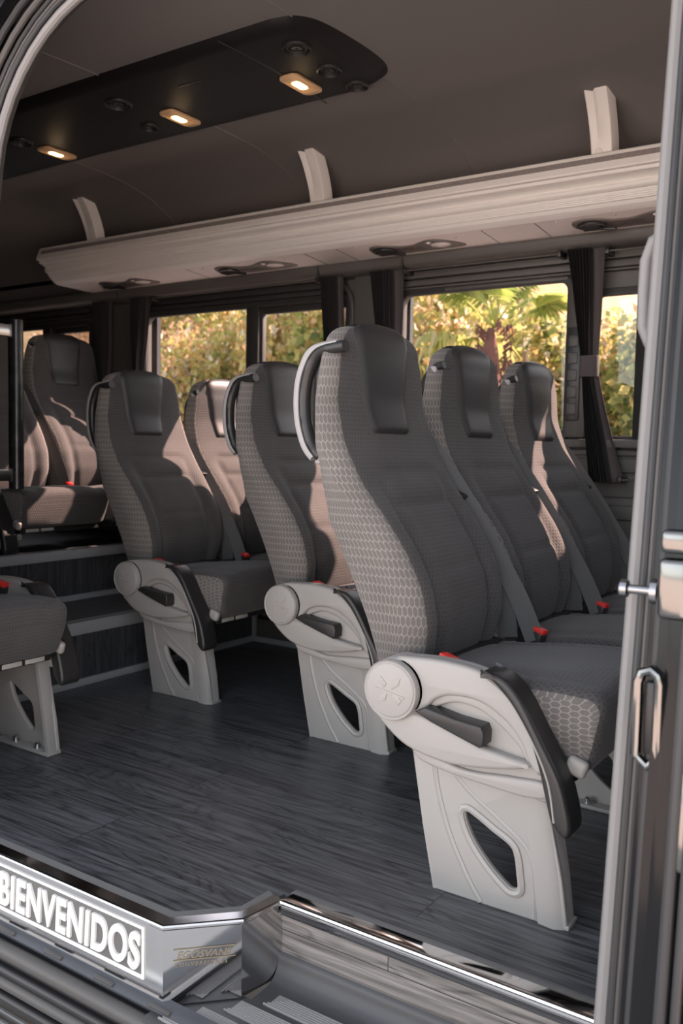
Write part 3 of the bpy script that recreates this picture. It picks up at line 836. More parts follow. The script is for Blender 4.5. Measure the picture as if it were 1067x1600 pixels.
body(door_off(.004), 1.130, .012, M['wall_dark'], 'wall_near', -.2)
body(door_off(.055), 1.045, .012, M['paint'], 'wall_near_skin', -.20)
b = MB(); b.box(-.20, 1.4, 1.10, 1.14, -.4, .92); b.box(-.20, 1.4, 1.25, 1.29, 1.55, 1.98); b.box(1.3, 1.4, 1.10, 1.25, .92, 1.55); struct(b.build('wall_near_cab', M['paint']))
b = MB(); b.box(-5, 1.45, 1.04, 3.15, 2.03, 2.06); b.box(-5, 1.45, 1.25, 1.32, 1.93, 2.04); b.box(-5, 1.45, 3.0, 3.14, 1.66, 2.04); struct(b.build('ceiling_roof_skin', M['paint']))
# door frame: seals swept along the opening, stepped pillar, latch hardware
door = struct(empty('door_1'))
def along(dx, y): return [(x, tilt(y, z), z) for x, z in door_off(dx)]
for nm, dx, y, rad, mat in (('inner_seal', .0, 1.118, .0105, 'rubber'), ('seal_lip', .014, 1.106, .006, 'rubber_dark'), ('frame_channel', .0225, 1.104, .0045, 'dark_plastic'), ('frame_gap', .030, 1.098, .0055, 'rubber_dark'), ('outer_seal', .039, 1.084, .0075, 'dark_plastic'), ('frame_edge', .050, 1.066, .008, 'rubber_dark')):
    b = MB(); b.tube(along(dx, y), rad, 10, up=(0, 1, 0)); b.build(nm, M[mat], door)
def post(mb, x0, x1, y0, y1, bev):
    b_ = bmesh.new(); prof_ = [(x0, y1), (x0, y0+bev), (x0+bev*.3, y0+bev*.3), (x0+bev, y0), (x1, y0), (x1, y1)]; rows_ = []
    for z in (-.4, .1, .5, .9, 1.3, 1.7, DZ1): rows_.append([b_.verts.new((p[0], tilt(p[1], z), z)) for p in prof_])
    for i in range(len(rows_)-1):
        for k in range(6): b_.faces.new((rows_[i][k], rows_[i][(k+1) % 6], rows_[i+1][(k+1) % 6], rows_[i+1][k]))
    b_.faces.new(rows_[0]); b_.faces.new(rows_[-1][::-1]); mb.bm(b_)
b = MB(); post(b, -.296, -.20, 1.055, 1.14, .01); post(b, -.272, -.20, 1.03, 1.07, .014); b.build('pillar_post', M['paint'], door)
b = MB()
for x, y, r in ((-.280, 1.05, .006), (-.240, 1.026, .008), (-.222, 1.02, .006)): b.tube([(x, tilt(y, z), z) for z in (-.4, .1, .5, .9, 1.3, DZ1)], r, 10)
b.build('pillar_moulding', M['rubber_dark'], door)
b = MB()
for z0_, z1_ in ((.36, .485), (.50, .765), (.80, 1.72)):
    b.box(-.243, -.205, tilt(1.022, (z0_+z1_)/2), tilt(1.05, (z0_+z1_)/2), z0_, z1_, .008, seg=3, rot=Matrix.Rotation(-math.atan(.118), 3, 'X'))
b.build('edge_panel', M['gloss_panel'], door)
# striker pin of the sliding door
root = tag(empty('door_striker', (-.286, 1.128, .680)), 'polished striker pin sticking out of the door pillar', 'door striker')
def lx(prof_, x0=0): v, f = lathe(prof_, 20); return [(p[2], p[0], p[1]) for p in v], f
b = MB(); b.add(*lx([(.0001, 0), (.016, 0), (.016, -.008), (.0001, -.008)])); b.build('flange', M['pin_steel'], root)
b = MB(); b.add(*lx([(.0001, -.006), (.006, -.006), (.006, -.036), (.011, -.038), (.0115, -.046), (.008, -.049), (.0001, -.049)])); b.build('pin', M['pin_steel'], root)
# latch box and pull bracket in the pillar
root = tag(empty('latch_plate', (-.255, 1.088, .70)), 'glossy black latch housing on the pillar beside the striker pin', 'latch')
b = MB(); b.box(-.020, .014, -.012, .012, -.045, .028, .007, seg=3); b.build('housing', M['gloss_panel'], root)
b = MB(); b.box(-.018, .012, -.014, .010, .034, .062, .006, seg=3); b.build('catch', M['gloss_panel'], root)
root = tag(empty('door_bracket', (-.280, 1.085, .535)), 'looped metal bracket low on the door pillar under the striker pin', 'bracket')
b = MB(); b.tube([(-.014+.0, 0, -.05), (-.014, 0, .04), (-.010, 0, .052), (0, 0, .056), (.008, 0, .050), (.011, 0, .04), (.011, 0, -.05), (0, 0, -.062)], .0065, 10, True, up=(0, 1, 0)); b.build('loop', M['gloss_panel'], root)
b = MB(); b.box(-.008, .006, .004, .02, -.05, .04, .003); b.build('back_plate', M['black_plastic'], root)
# grab handle on the inner side of the pillar
root = tag(empty('pillar_grab_handle', (-.338, 1.262, 1.07)), 'grey rounded grab handle on the inside of the front door pillar', 'grab handle')
b = MB(); b.tube([(.012, .0, .080), (-.010, .004, .070), (-.019, .006, .045), (-.020, .006, 0), (-.019, .006, -.045), (-.010, .004, -.066), (.012, 0, -.078)], .0095, 12); b.build('grip', M['rubber'], root)
b = MB(); b.box(.004, .02, -.012, .012, .070, .092, .005); b.box(.004, .02, -.012, .012, -.09, -.068, .005); b.build('mount', M['dark_plastic'], root)

# ------------------------------------------------------------------ door step
plan = [(-1.835, 1.09), (-1.10, 1.09), (-1.003, 1.19), (-.987, 1.286)]
def wallstrip(mb, pts, z0, z1, th=.004, mi=0):
    """standing strip following pts in plan; thickness towards +y side"""
    n = len(pts); nor = []
    for i in range(n):
        a = Vector(pts[max(i-1, 0)]); c = Vector(pts[min(i+1, n-1)]); t = (c-a).normalized(); nor.append(Vector((-t.y, t.x)))
    V, F = [], []
    for i, p in enumerate(pts):
        q = Vector(p)+nor[i]*th
        V += [(p[0], p[1], z0), (p[0], p[1], z1), (q.x, q.y, z1), (q.x, q.y, z0)]
    for i in range(n-1):
        for k in range(4): F.append((i*4+k, i*4+(k+1) % 4, (i+1)*4+(k+1) % 4, (i+1)*4+k))
    F.append((0, 1, 2, 3)); F.append(tuple((n-1)*4+k for k in (3, 2, 1, 0))); mb.add(V, F, mi)
step = tag(empty('entry_step', (0, 0, 0)), 'polished steel step front with a white BIENVENIDOS sign and an etched logo', 'step')
b = MB(); wallstrip(b, plan, -.146, -.006, .006); b.build('steel_fascia', M['chrome'], step, 20)
b = MB()
b.tube([(p[0], p[1]+.002, -.003) for p in plan], .0055, 10)
off = [(-1.835, 1.118), (-1.110, 1.118), (-1.022, 1.208), (-1.012, 1.292)]
V = [(x, y+.001, .002) for x, y in plan]+[(x, y, .002) for x, y in off]+[(x, y+.001, -.004) for x, y in plan]+[(x, y, -.004) for x, y in off]
F = [(i, i+1, 5+i, 4+i) for i in range(3)]+[(8+i, 12+i, 13+i, 9+i) for i in range(3)]+[(4+i, 5+i, 13+i, 12+i) for i in range(3)]
b.add(V, F); b.build('top_edge', M['chrome'], step, 20)
b = MB(); inn = [(-1.835, 1.138), (-1.118, 1.138), (-1.034, 1.224), (-1.030, 1.30)]
V = [(x, y, .0015) for x, y in off]+[(x, y, .0015) for x, y in inn]+[(x, y, -.004) for x, y in off]+[(x, y, -.004) for x, y in inn]
b.add(V, [(i, i+1, 5+i, 4+i) for i in range(3)]+[(4+i, 5+i, 13+i, 12+i) for i in range(3)]+[(i, 8+i, 9+i, i+1) for i in range(3)]); b.build('sealant_line', M['felt'], step)
# sign on the long face
sx0, sx1, sz0, sz1 = -1.592, -1.146, -.114, -.016
b = MB(); me = plate([rrect(sx0, sx1, sz0, sz1, .002), rrect(sx0+.006, sx1-.006, sz0+.008, sz1-.005, .001)[::-1]], .0012, .0004)
b.mesh(me, lambda c: (c.x, 1.0886+c.z, c.y)); b.build('sign_border', M['letter'], step)
b = MB(); b.box(sx0+.004, sx1-.004, 1.0885, 1.0905, sz0+.004, sz1-.004); b.build('sign_field', M['sign_dark'], step)
me = text_mesh('BIENVENIDOS', .10, offset=.0030, extrude=.0030, bevel=0, shear=.10, space=1.07)
xs = [v.co.x for v in me.vertices]; ys = [v.co.y for v in me.vertices]
wx, wz = .412/(max(xs)-min(xs)), .072/(max(ys)-min(ys)); x00, y00 = min(xs), min(ys)
b = MB(); b.mesh(me, lambda c: (-1.566+(c.x-x00)*wx, 1.0865-c.z, sz0+.014+(c.y-y00)*wz)); b.build('lettering', M['letter'], step, 30)
# etched maker's logo on the cut corner
ca, cb = Vector((-1.10, 1.09, 0)), Vector((-1.003, 1.19, 0)); ct = (cb-ca).normalized(); cn = Vector((ct.y, -ct.x, 0))
def on_corner(me, s0, s1, z0, z1, lift=.0006):
    xs = [v.co.x for v in me.vertices]; ys = [v.co.y for v in me.vertices]
    ax, bx, ay, by = min(xs), max(xs), min(ys), max(ys)
    def fn(c):
        q = ca+ct*(s0+(c.x-ax)/(bx-ax)*(s1-s0))+cn*(lift+max(0, c.z)*.3); return (q.x, q.y, z0+(c.y-ay)/(by-ay)*(z1-z0))
    return fn
b = MB()
me = text_mesh('EGOSVANS', .05, offset=.0006, extrude=.001, shear=.3); b.mesh(me, on_corner(me, .024, .122, -.062, -.049))
me = text_mesh('CONVERSIONES', .05, offset=.0003, extrude=.001, shear=.2, space=1.35); b.mesh(me, on_corner(me, .020, .114, -.0765, -.069))
for z in (-.0455, -.0655):
    p0, p1 = ca+ct*.018, ca+ct*.128
    b.add([(p0.x+cn.x*.0009, p0.y+cn.y*.0009, z), (p1.x+cn.x*.0009, p1.y+cn.y*.0009, z), (p1.x+cn.x*.0009, p1.y+cn.y*.0009, z+.0022), (p0.x+cn.x*.0009, p0.y+cn.y*.0009, z+.0022)], [(0, 1, 2, 3)])
b.build('logo', M['brass'], step)
# step edge and plank riser over the lower tread
well = tag(empty('step_edge', (0, 0, 0)), 'bright metal nosing over the grey plank riser of the step well', 'step')
b = MB(); b.box(-.985, -.30, 1.283, 1.316, -.004, .0025, .001); b.box(-.985, -.30, 1.279, 1.285, -.024, .0025, .002); b.tube([(-.985, 1.281, 0), (-.30, 1.281, 0)], .0045, 8)
b.build('nosing', M['chrome'], well)
b = MB(); b.box(-.99, -.30, 1.287, 1.30, -.125, -.02, 0); b.build('plank_riser', M['riser_wood'], well)
b = MB(); b.box(-.99, -.30, 1.316, 1.334, -.004, .0014, .0005); b.build('sealant_line', M['felt'], well)
# moulded lower well with ribbed tread bands
tr = tag(empty('step_well', (0, 0, 0)), 'black moulded step well with grey ribbed tread bands', 'step well')
cove = spline([(1.288, -.098), (1.281, -.105), (1.276, -.122), (1.266, -.138), (1.245, -.147), (1.20, -.149), (1.10, -.149)], 5)
b = MB(); b.add(*sweep_x(cove+[(1.10, -.16), (1.20, -.16), (1.30, -.16), (1.30, -.098)], -.988, -.30)); 
b.add(*sweep_x([(1.05, -.1495), (1.10, -.149), (1.20, -.149), (1.20, -.16), (1.05, -.16)], -1.11, -.30)); b.build('moulding', M['step_plastic'], tr, 40)
for (y0, y1, x0) in ((1.062, 1.088, -1.085), (1.100, 1.132, -1.052), (1.146, 1.186, -1.008), (1.20, 1.238, -.962)):
    b = MB(); n = max(4, int((y1-y0)/.0048)); w = (y1-y0)/n
    for k in range(n): b.box(x0+(k*w), -.30, y0+k*w+.0008, y0+(k+1)*w-.0008, -.150, -.1458, .0008, seg=1)
    b.box(x0+.01, -.30, y0, y1, -.151, -.1472); b.build('tread_band', M['rib'], tr)
# sill below the sign
sill = tag(empty('door_sill', (0, 0, 0)), 'dusty grey painted door sill with slots under the sign', 'door sill')
b = MB(); b.add(*sweep_x([(1.10, -.136), (1.086, -.139), (1.076, -.143), (1.072, -.147), (1.073, -.152), (1.10, -.155)], -1.835, -.30)); b.build('ledge', M['sill_paint'], sill)
b = MB(); b.add(*sweep_x([(1.10, -.150), (1.02, -.150), (1.016, -.1505), (1.02, -.154), (1.10, -.156)], -1.06, -.30)); b.build('well_lip', M['sill_paint'], sill)
for k in range(5):
    x = -1.70+k*.145
    b = MB(); b.box(x, x+.052, 1.072, 1.080, -.1450, -.1395, .0014, rot=Matrix.Rotation(R(20), 3, 'X')); b.build('slot', M['dark_plastic'], sill)
b = MB(); b.box(-1.835, -.30, 1.082, 1.10, -.29, -.150); b.build('rail_recess', M['rubber_dark'], sill)
rb = tag(empty('sill_moulding', (0, 0, 0)), 'stack of rounded black rubber strips along the bottom of the door opening', 'door sill moulding')
for (y, z, r) in ((1.060, -.170, .0155), (1.066, -.193, .006), (1.060, -.212, .010), (1.058, -.236, .0125), (1.066, -.255, .005), (1.062, -.272, .011)):
    b = MB(); b.tube([(-1.835, y, z), (-.30, y, z)], r, 18); b.build('strip', M['dark_plastic'] if r > .0122 else M['black_plastic'], rb)
b = MB(); b.box(-1.835, -.30, 1.066, 1.084, -.285, -.165); b.build('backing', M['rubber_dark'], rb)
run = tag(empty('running_board', (0, 0, 0)), 'aluminium running board with raised grip lines outside the door', 'running board')
b = MB(); b.box(-1.835, -.30, .78, 1.22, -.39, -.362, .004); b.build('board', M['brushed'], run)
for k in range(15):
    b = MB(); b.box(-1.835, -.30, .80+k*.024, .808+k*.024, -.364, -.359, .001, seg=1); b.build('grip_line', M['rib'], run)

# ------------------------------------------------------------------ luggage rack
rack = tag(empty('luggage_rack', (0, 0, 0)), 'long pale overhead luggage rack along the far wall above the windows', 'luggage rack')
RX0, RX1 = -3.50, .75
face = [(2.745, 1.752), (2.685, 1.744), (2.672, 1.738), (2.655, 1.695), (2.653, 1.688), (2.655, 1.684), (2.668, 1.682), (2.672, 1.676), (2.666, 1.6745)] + spline([(2.668, 1.672), (2.686, 1.668), (2.704, 1.658)], 4) + \
    spline([(2.702, 1.652), (2.698, 1.646), (2.703, 1.638), (2.712, 1.6335)], 4) + \
    [(2.716, 1.6335), (2.716, 1.629), (2.7185, 1.6285), (2.7185, 1.6245), (2.7225, 1.624), (2.7225, 1.620), (2.727, 1.6195), (2.727, 1.6155), (2.732, 1.615), (2.732, 1.611), (2.740, 1.610), (2.748, 1.600), (2.772, 1.590)]
back = [(2.80, 1.600), (2.745, 1.66), (2.70, 1.70), (2.70, 1.73), (2.76, 1.738), (2.93, 1.63)]
b = MB(); V, F = sweep_x(face+[(2.95, 1.590), (2.96, 1.60), (2.80, 1.62), (2.74, 1.70), (2.75, 1.74)], RX0, RX1); b.add(V, F); b.build('profile', M['rack'], rack, 28)
b = MB(); b.add(*sweep_x([(2.6690, 1.7260), (2.6668, 1.7268), (2.6592, 1.7090), (2.6614, 1.7082)], RX0+.01, RX1)); b.build('led_strip', M['led'], rack)
b = MB(); b.add(*sweep_x(spline([(2.775, 1.5895), (2.86, 1.583), (2.955, 1.576)], 6)+[(2.955, 1.596), (2.775, 1.596)], RX0+.03, RX1)); b.build('underside_panel', M['rack_panel'], rack)
# rounded end cap
b = MB(); V, F = sweep_x(face+[(2.95, 1.585), (2.96, 1.60), (2.80, 1.62), (2.74, 1.70), (2.75, 1.74)], RX0-.012, RX0); b.add(V, F); b.build('end_cap', M['rack'], rack, 28)
def bracket(x):
    b = MB(); P = spline([(2.585, 1.962), (2.622, 1.925), (2.668, 1.86), (2.70, 1.79), (2.712, 1.735), (2.716, 1.70)], 5)
    V, F = [], []; n = len(P)
    for i, (y, z) in enumerate(P):
        t = i/(n-1); w = .040*(1-.12*t); a = P[min(i+1, n-1)]; c = P[max(i-1, 0)]
        ty, tz = a[0]-c[0], a[1]-c[1]; L = math.hypot(ty, tz); ny, nz = tz/L, -ty/L      # towards the aisle
        if ny > 0: ny, nz = -ny, -nz
        dip = .012*max(0, 1-t/.72)**.7
        for (xx, d) in ((-w, -.035), (-w, .006), (-w*.9, .009), (-w*.62, .009-dip*.5), (-w*.40, .009-dip), (-w*.12, .009), (w*.72, .009), (w*.80, .004), (w*.96, -.035)):
            V.append((x+xx, y+ny*d, z+nz*d))
    k = 9
    for i in range(n-1):
        for j in range(k): F.append((i*k+j, i*k+(j+1) % k, (i+1)*k+(j+1) % k, (i+1)*k+j))
    F.append(tuple(range(k))); F.append(tuple((n-1)*k+j for j in reversed(range(k))))
    b.add(V, F); o = b.build('bracket', M['rack'], rack, 30)
    s = MB(); v, f = lathe([(.0001, 0), (.011, 0), (.011, .004), (.009, .006), (.0001, .006)], 16)
    s.add([(x-.012+p[0], 2.704-.002-p[2], 1.752+p[1]) for p in v], f); s.build('screw_cap', M['rack'], o)
for x in (-.905, -1.955, -3.185): bracket(x)
def uz(y): return 1.5895-(y-2.775)*.075          # underside height at y
def console(x0, x1):
    L = x1-x0
    def P(s, t): return (x0+s*L, 2.855+t)
    tray = spline([P(0, .0), P(.03, -.035), P(.13, -.050), P(.24, -.040), P(.36, -.018), P(.50, -.014), P(.60, -.030), P(.72, -.046), P(.86, -.030), P(1.0, .030), P(.98, .052), P(.7, .058), P(.4, .058), P(.16, .056), P(.04, .04)], 5, True)
    b = MB(); me = plate([tray], .003, .0015); b.mesh(me, lambda c: (c.x, c.y, uz(c.y)-.002+c.z)); o = b.build('reading_console', M['console_brown'], rack)
    v, f = lathe([(.0001, 0), (.038, 0), (.042, -.004), (.042, -.010), (.036, -.012), (.030, -.004), (.0001, -.006)], 28)
    cx, cy = P(.16, .0); b = MB(); b.add([(cx+p[0]*1.12, cy+p[1]*.95, uz(cy)-.002+p[2]) for p in v], f)
    for k in range(3): b.box(cx-.03, cx+.03, cy-.018+k*.016, cy-.014+k*.016, uz(cy)-.020, uz(cy)-.008, .001, rot=Matrix.Rotation(R(35), 3, 'X'))
    b.box(cx+.01, cx+.075, cy+.012, cy+.028, uz(cy)-.022, uz(cy)-.012, .004, rot=Matrix.Rotation(R(8), 3, 'Y')); b.build('air_nozzle', M['black_plastic'], o)
    b = MB(); v, f = lathe([(.0001, 0), (.03, 0), (.033, -.003), (.026, -.007), (.0001, -.010)], 24); cx, cy = P(.79, .008)
    b.add([(cx+p[0]*1.2, cy+p[1], uz(cy)-.003+p[2]) for p in v], f)
    cx2, cy2 = P(.70, -.026); v, f = lathe([(.0001, 0), (.010, 0), (.010, -.004), (.006, -.006), (.0001, -.007)], 16)
    b.add([(cx2+p[0], cy2+p[1], uz(cy2)-.003+p[2]) for p in v], f); b.build('reading_light', M['lens'], o)
    b = MB()
    for i in range(7):
        for j in range(4):
            cx, cy = P(.38+.03*i+.015*(j % 2), .004+.009*j); v, f = lathe([(.0001, 0), (.0032, 0), (.0032, -.0012), (.0001, -.0012)], 6)
            b.add([(cx+p[0], cy+p[1], uz(cy)-.0045+p[2]) for p in v], f)
    b.build('speaker_holes', M['black_plastic'], o)
    for s, t in ((-.09, -.056), (.40, -.062), (1.02, -.040)):
        cx, cy = P(s, t); b = MB(); v, f = lathe([(.0001, 0), (.005, 0), (.004, -.003), (.0001, -.0035)], 10); b.add([(cx+p[0], cy+p[1], uz(cy)-.0005+p[2]) for p in v], f); b.build('panel_stud', M['lens'], rack)
for x0, x1 in ((-3.29, -2.97), (-2.58, -2.20), (-1.815, -1.455), (-1.045, -.66)): console(x0, x1)
b = MB()
for x in (-2.70, -2.08, -1.93, -1.34, -1.15): b.box(x, x+.0022, 2.785, 2.945, 1.5815, 1.5830, 0, rot=Matrix.Rotation(R(-4.3), 3, 'X'))
b.build('panel_joint', M['console_brown'], rack)

# ------------------------------------------------------------------ overhead duct with lamps
duct = tag(empty('overhead_console', (0, 0, 0)), 'long black ceiling duct with three lit amber lamps and round vents', 'ceiling console')
DZ = 1.902
def duct_outline(x_front, inset=0.0):
    return spline([(-4.9, 1.815+inset), (-2.6, 1.815+inset), (-1.62, 1.815+inset), (x_front-.09, 1.82+inset), (x_front-.03-inset, 1.85+inset*.7), (x_front-.004-inset, 1.93), (x_front+.004-inset, 2.13), (x_front-.016-inset, 2.235-inset), (x_front-.08-inset, 2.285-inset), (-1.62, 2.292-inset), (-2.6, 2.292-inset), (-4.9, 2.292-inset)], 6, True)
lo, hi = duct_outline(-1.371, .012), duct_outline(-1.365, 0)
n = len(lo); V = []
for z, L_ in ((DZ, duct_outline(-1.375, .045)), (DZ+.004, duct_outline(-1.373, .026)), (DZ+.014, lo), (DZ+.03, hi), (1.96, hi)): V += [(p[0], p[1], z) for p in L_]
F = [tuple(range(n))]
for i in range(4):
    for k in range(n): F.append((i*n+k, i*n+(k+1) % n, (i+1)*n+(k+1) % n, (i+1)*n+k))
b = MB(); b.add(V, F); b.build('duct_body', M['duct'], duct, 40)
b = MB(); b.tube([(-1.62-.10*math.sin(math.pi*t)*0-.05*(t-.5)**2, 1.80+.49*t, DZ-.0002) for t in np.linspace(0, 1, 14)], .0022, 6); b.build('joint', M['rubber_dark'], duct)
def lamp(x, y, rot=0):
    b = MB(); me = plate([rrect(-.034, .034, -.072, .072, .022)], .004, .002); b.mesh(me, lambda c: (x+c.x, y+c.y, DZ-.004+c.z)); o = b.build('lamp_lens', M['lamp_lens'], duct)
    b = MB()
    for s in (.8, .62, .45):
        l = rrect(-.034*s, .034*s, -.072*s-.006, .072*s-.006, .022*s); b.tube([(x+p[0], y+p[1], DZ-.008) for p in l], .0016, 6, True)
    b.build('lens_rib', M['lamp_lens'], o)
    b = MB(); me = plate([rrect(-.013, .013, -.034, .022, .012)], .003, .001); b.mesh(me, lambda c: (x+c.x, y+c.y, DZ-.0085+c.z)); b.build('bulb', M['lamp_on'], o)
    l = bpy.data.lights.new('lamp_light', 'POINT'); l.energy = .07; l.color = (1, .66, .34); l.shadow_soft_size = .03
    lo_ = bpy.data.objects.new('lamp_light', l); lo_.location = (x, y, DZ-.05); col.objects.link(lo_); lo_.parent = duct
for x, y in ((-1.608, 2.128), (-2.10, 2.14), (-2.735, 2.16)): lamp(x, y)
def vent(x, y, r, name='round_vent'):
    b = MB(); v, f = lathe([(.0001, .002), (r*.35, -.002), (r*.36, .001), (r*.6, .0015), (r*.62, -.002), (r*.68, -.002), (r*.70, .002), (r*.86, .002), (r*.9, -.007), (r, -.005), (r*1.03, .004), (.0001, .006)], 32)
    b.add([(x+p[0], y+p[1], DZ-.001+p[2]) for p in v], f); b.build(name, M['black_plastic'], duct)
for x, y, r in ((-1.482, 1.94, .040), (-1.487, 2.098, .036), (-1.478, 2.228, .034), (-2.187, 1.958, .042), (-2.25, 2.15, .030), (-2.75, 2.02, .038)): vent(x, y, r)
b = MB(); b.box(-1.93, -1.84, 1.957, 1.963, DZ-.002, DZ+.002, .001); b.build('slot', M['rubber_dark'], duct)

# ------------------------------------------------------------------ curtains
def curtain(name, top, tie, bot, label, zt=1.533, ztie=(1.175, 1.105), zb=.752, y=2.972, tied=True):
    root = tag(empty(name, (0, 0, 0)), label, 'curtain', 'dark window curtains')
    NX, NZ = 90, 46; V, F, mi = [], [], []
    zm = sum(ztie)/2
    for side in (0, 1):
        for i in range(NZ):
            z = zt+(zb-zt)*i/(NZ-1)
            if z > zm: s = (zt-z)/(zt-zm); a = [top[k]+(tie[k]-top[k])*s**.85 for k in (0, 1)]
            else: s = (zm-z)/(zm-zb); a = [tie[k]+(bot[k]-tie[k])*s**1.1 for k in (0, 1)]
            wid = a[1]-a[0]
            for k in range(NX):
                u = k/(NX-1); q = u/.62
                amp = .020*min(1, .5+wid/.15) if u < .62 else .006
                yy = y+(amp*math.sin(q*math.pi*2*7) if u < .62 else .010+amp*math.sin((u-.62)*9))+.004*math.sin(3*z*4+u*5)
                V.append((a[0]+wid*u, yy+(.0022 if side else 0), z))
    o0 = NX*NZ
    for i in range(NZ-1):
        for k in range(NX-1):
            q = (i*NX+k, i*NX+k+1, (i+1)*NX+k+1, (i+1)*NX+k); m_ = 1 if k > .66*NX else 0
            F.append(q); mi.append(m_); F.append(tuple(x+o0 for x in reversed(q))); mi.append(m_)
    for i in range(NZ-1):
        for k in (0, NX-1): F.append((i*NX+k, (i+1)*NX+k, o0+(i+1)*NX+k, o0+i*NX+k)); mi.append(0)
    mesh_obj('cloth', V, F, [M['curtain'], M['curtain_light']], root, mi, None, 80)
    b = MB(); me = plate([rrect(tie[0]-.006, tie[1]+.006, -.019, .019, .016), rrect(tie[0]-.002, tie[1]+.002, -.014, .014, .012)[::-1]], (ztie[0]-ztie[1])/2, .001)
    b.mesh(me, lambda c: (c.x, y+.002+c.y*1.25, zm+c.z)); b.build('tie_band', M['curtain_light'], root)
curtain('curtain', (-1.105, -.975), (-1.040, -.988), (-1.0, -.885), 'dark pleated curtain tied in the middle beside the front window')
curtain('curtain', (-1.895, -1.746), (-1.828, -1.755), (-1.85, -1.74), 'pleated curtain with a pinkish hem at the rear edge of the palm-tree window', ztie=(1.10, 1.03))
curtain('curtain', (-2.127, -2.024), (-2.085, -2.02), (-2.12, -2.0), 'dark curtain at the front edge of the double window, above the large front seat', ztie=(1.08, 1.01))
curtain('curtain', (-3.225, -3.10), (-3.205, -3.165), (-3.23, -3.09), 'black curtain at the rear edge of the double window', ztie=(1.15, 1.09))
curtain('curtain', (-3.49, -3.36), (-3.45, -3.38), (-3.48, -3.34), 'black curtain behind the rear platform seats', ztie=(1.15, 1.09))
def rod(x0, x1, z, label):
    root = tag(empty('curtain_rod', (0, 0, 0)), label, 'curtain rod', 'thin curtain rods')
    b = MB(); b.tube([(x0, 2.965, z), (x1, 2.965, z)], .0035, 8); b.build('wire', M['dark_plastic'], root)
    for x in (x0, x1):
        b = MB(); b.box(x-.008, x+.008, 2.955, 3.04, z-.010, z+.010, .003); b.build('clip', M['black_plastic'], root)
bl = tag(empty('window_blind', (0, 0, 0)), 'added dark sheet blocking the sun at the front half of the front window, mostly hidden by the door pillar', 'blind')
b = MB(); BL = [(-.876, .90), (-.42, .90), (-.42, 1.20), (-.60, 1.21), (-.735, 1.25), (-.835, 1.30), (-.840, 1.42), (-.876, 1.42)]  # added sheet, outline shaped to leave a narrow sun strip on the window seat
b.add([(x, y, z) for y in (3.022, 3.026) for x, z in BL], [tuple(range(8)), tuple(range(15, 7, -1))]+[(i, (i+1) % 8, 8+(i+1) % 8, 8+i) for i in range(8)]); b.build('cloth', M['curtain'], bl)
rod(-1.735, -1.13, 1.523, 'thin rod above the palm-tree window'); rod(-.965, .6, 1.516, 'thin rod above the front window, right of the tied curtain')
rod(-3.08, -2.14, 1.524, 'thin rod above the double window'); rod(-.895, .6, .762, 'thin lower rod at the foot of the tied curtain')

# ------------------------------------------------------------------ metal rail frame by the rear seats
pf = tag(empty('guard_rail', (-2.93, 2.12, .672)), 'scuffed black metal pole with two side bars standing in front of the rear seats', 'guard rail')
b = MB(); v, f = lathe([(.0001, 0), (.028, 0), (.028, .634), (.025, .637), (.0001, .637)], 28); b.add(v, f); b.build('pole', M['scuffed'], pf)
for z in (.592, .052):
    b = MB(); b.box(-.011, .011, -.75, -.012, z-.022, z+.022, .003); b.box(-.012, .012, -.032, -.016, z-.026, z+.026, .005); b.build('cross_bar', M['steel'], pf)
b = MB(); v, f = lathe([(.0001, 0), (.0205, 0), (.0205, .637), (.0001, .637)], 24); b.add([(p[0], p[1]-.76, p[2]) for p in v], f); b.build('far_pole', M['scuffed'], pf)

# ------------------------------------------------------------------ outside
GZ = -.65
M['dirt'] = simple('dry_ground', (.58, .555, .52), .9, bump=.6, bscale=20, vary=.2, vscale=3)
M['hill'] = simple('dry_hillside', (.40, .27, .13), .95, bump=.8, bscale=8, vary=.45, vscale=1.6)
b = MB(); b.box(-60, 60, -60, 80, GZ-.2, GZ); struct(b.build('ground', M['dirt']))
V, F = [], []; NX, NY = 60, 30
for j in range(NY):
    for i in range(NX):
        x = -34+i*(46/(NX-1)); y = 7.0+j*(24/(NY-1)); t = j/(NY-1)
        hmax = 9.5*np.clip((-x-4.6)/7, 0, 1)**.8+.9
        z = GZ-.02+hmax*min(1, t*1.9)**.8+.22*math.sin(x*1.7+y)*math.cos(y*1.3-x*.6)*min(1, t*5)
        V.append((x, y, z))
for j in range(NY-1):
    for i in range(NX-1): F.append((j*NX+i, j*NX+i+1, (j+1)*NX+i+1, (j+1)*NX+i))
struct(mesh_obj('hillside', V, F, M['hill'], None, None, None, 80))

GREEN = [(.11, .15, .045), (.24, .29, .08), (.42, .43, .14), (.60, .53, .20), (.62, .38, .16), (.82, .79, .66)]  # palest leaf colour paints white glints into the foliage
DRY = [(.22, .165, .11), (.40, .29, .18), (.54, .40, .24), (.66, .48, .32), (.60, .31, .13), (.78, .68, .58)]
M['leaf'] = leafmat('shrub_leaf', GREEN); M['leaf_dry'] = leafmat('dry_shrub_leaf', DRY); M['bark'] = simple('shrub_bark', (.30, .22, .17), .9, bump=.5, bscale=60)
M['frond'] = leafmat('palm_frond', [(.16, .24, .05), (.30, .38, .09), (.50, .50, .18), (.66, .58, .34)]); M['trunk'] = simple('palm_trunk', (.17, .085, .07), .95, bump=1.0, bscale=40, vary=.4, vscale=20)

